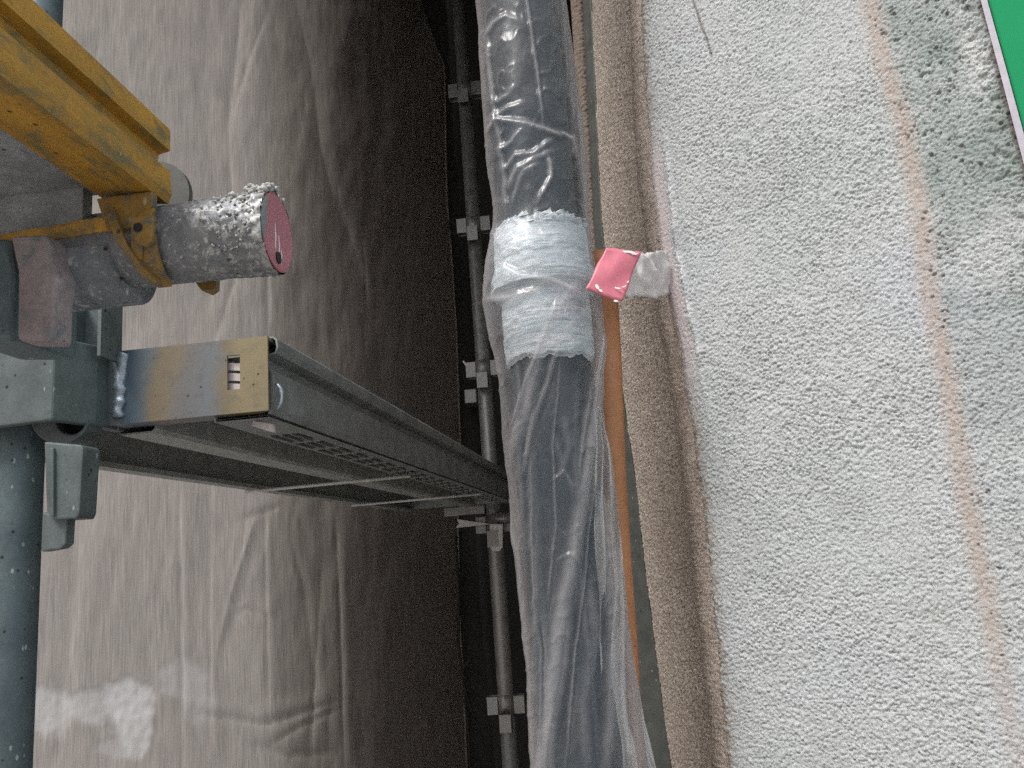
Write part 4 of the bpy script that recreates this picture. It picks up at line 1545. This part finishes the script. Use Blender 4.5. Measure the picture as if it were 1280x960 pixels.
# ------------------------------------------------------------------ neighbouring house behind the netting and unseen decks and sheets added to shape light
nb = thing('neighbour_house', 'dark neighbouring house wall behind the netting, angled to shade it', 'house', (-1.6, 4.5, -5.2))
bm = bmesh.new()
hc0 = np.array(NETL) + nd * net_hit(322, 800)[0] - nn * .12
hc1 = np.array(NETL) + nd * net_hit(408, 800)[0] - nn * .03
far_ = hc0 + nd * 3.2
add_prism(bm, [tuple(hc0), tuple(hc1), tuple(far_ + nn * .115), tuple(far_ - nn * 3), tuple(hc0 - nn * 3)], 'z', -5.2, 4.6)  # house front angled towards the netting to grade its shade
from_bm('house_wall', bm, house_m, nb)
bm = bmesh.new()
f2 = hc0 - nd * .12 + nn * .04
f3 = f2 + nd * 3.5
add_prism(bm, [tuple(f2), tuple(f3), tuple(f3 - nn * 3.3), tuple(f2 - nn * 3.3)], 'z', 4.6, 4.75)
from_bm('house_roof', bm, house_m, nb)

# planks above the frame, added to shade the far bay
up = thing('added_deck', 'unseen row of steel planks added above the far bay to shade it', 'added deck', (-.5, 1.8, 2.06))
pl0 = None
for k in range(3):
    if pl0 is None:
        bm = bmesh.new()
        add_box(bm, -1.03, -.64, .92, 2.52, 2.06, 2.12)
        pl0 = from_bm('plank', bm, steel_plank, up, bevel=.004)
    else:
        c = pl0.copy()
        COL.objects.link(c)
        c.location = (.395 * k, 0, 0)
lo = thing('added_deck', 'unseen row of steel planks added below the far bay to cut light', 'added deck', (-.5, 1.8, -1.62))  # added out of view to cut light from the ground
for k in range(4):
    c = pl0.copy()
    COL.objects.link(c)
    c.parent = lo
    c.location = (.395 * k - .39, 0, -3.68)
    c.matrix_parent_inverse = Matrix.Translation((.5, -1.8, 1.62))
vd = thing('added_deck', 'unseen pale planks added below the viewer to bounce light up', 'added deck', (-.5, -.6, -1.55))  # added out of view to bounce light upwards
alu = worn('pale_bounce_deck', (.48, .48, .47), (.58, .58, .57), 8, .5, 0)
pl1 = None
for k in range(2):
    if pl1 is None:
        bm = bmesh.new()
        add_box(bm, -.84, -.45, -2.6, .80, -1.60, -1.55)
        pl1 = from_bm('plank', bm, alu, vd, bevel=.004)
    else:
        c = pl1.copy()
        COL.objects.link(c)
        c.location = (.395 * k, 0, 0)
# unseen mesh sheet behind the camera, added to dim light from the rear
rn = thing('debris_netting', 'unseen mesh sheet added behind the viewer to dim light from there', 'netting', (-.9, -4.2, -5))
rxs, rzs = np.meshgrid(np.linspace(-2.45, 1.9, 60), np.linspace(-5, 3.6, 60))
grid_mesh('net_sheet', np.stack([rxs, -4.2 + .06 * (fbm(rxs * 2, rzs, 3) - .5), rzs], -1), net_m, rn, attr={'pale_blotch': 0 * rxs})

cv = thing('shade_sheet', 'unseen dark sheet added over the far end to shade it', 'shade sheet', (-.6, 3.2, 2.95))  # added overhead, out of view, to darken the far end
ct, cy_s = np.meshgrid(np.linspace(0, 1, 40), np.linspace(.75, 3.75, 40))
cxl = NETL[0] + (cy_s - NETL[1]) * nd[0] / nd[1] + .02
cx_s = cxl * (1 - ct) + .4 * ct
grid_mesh('sheet', np.stack([cx_s, cy_s, 2.45 + .5 * np.clip((cy_s - .75) / 1.4, 0, 1) + .1 * (fbm(cx_s * 2, cy_s * 2, 3) - .5)], -1), shade_net_m, cv)
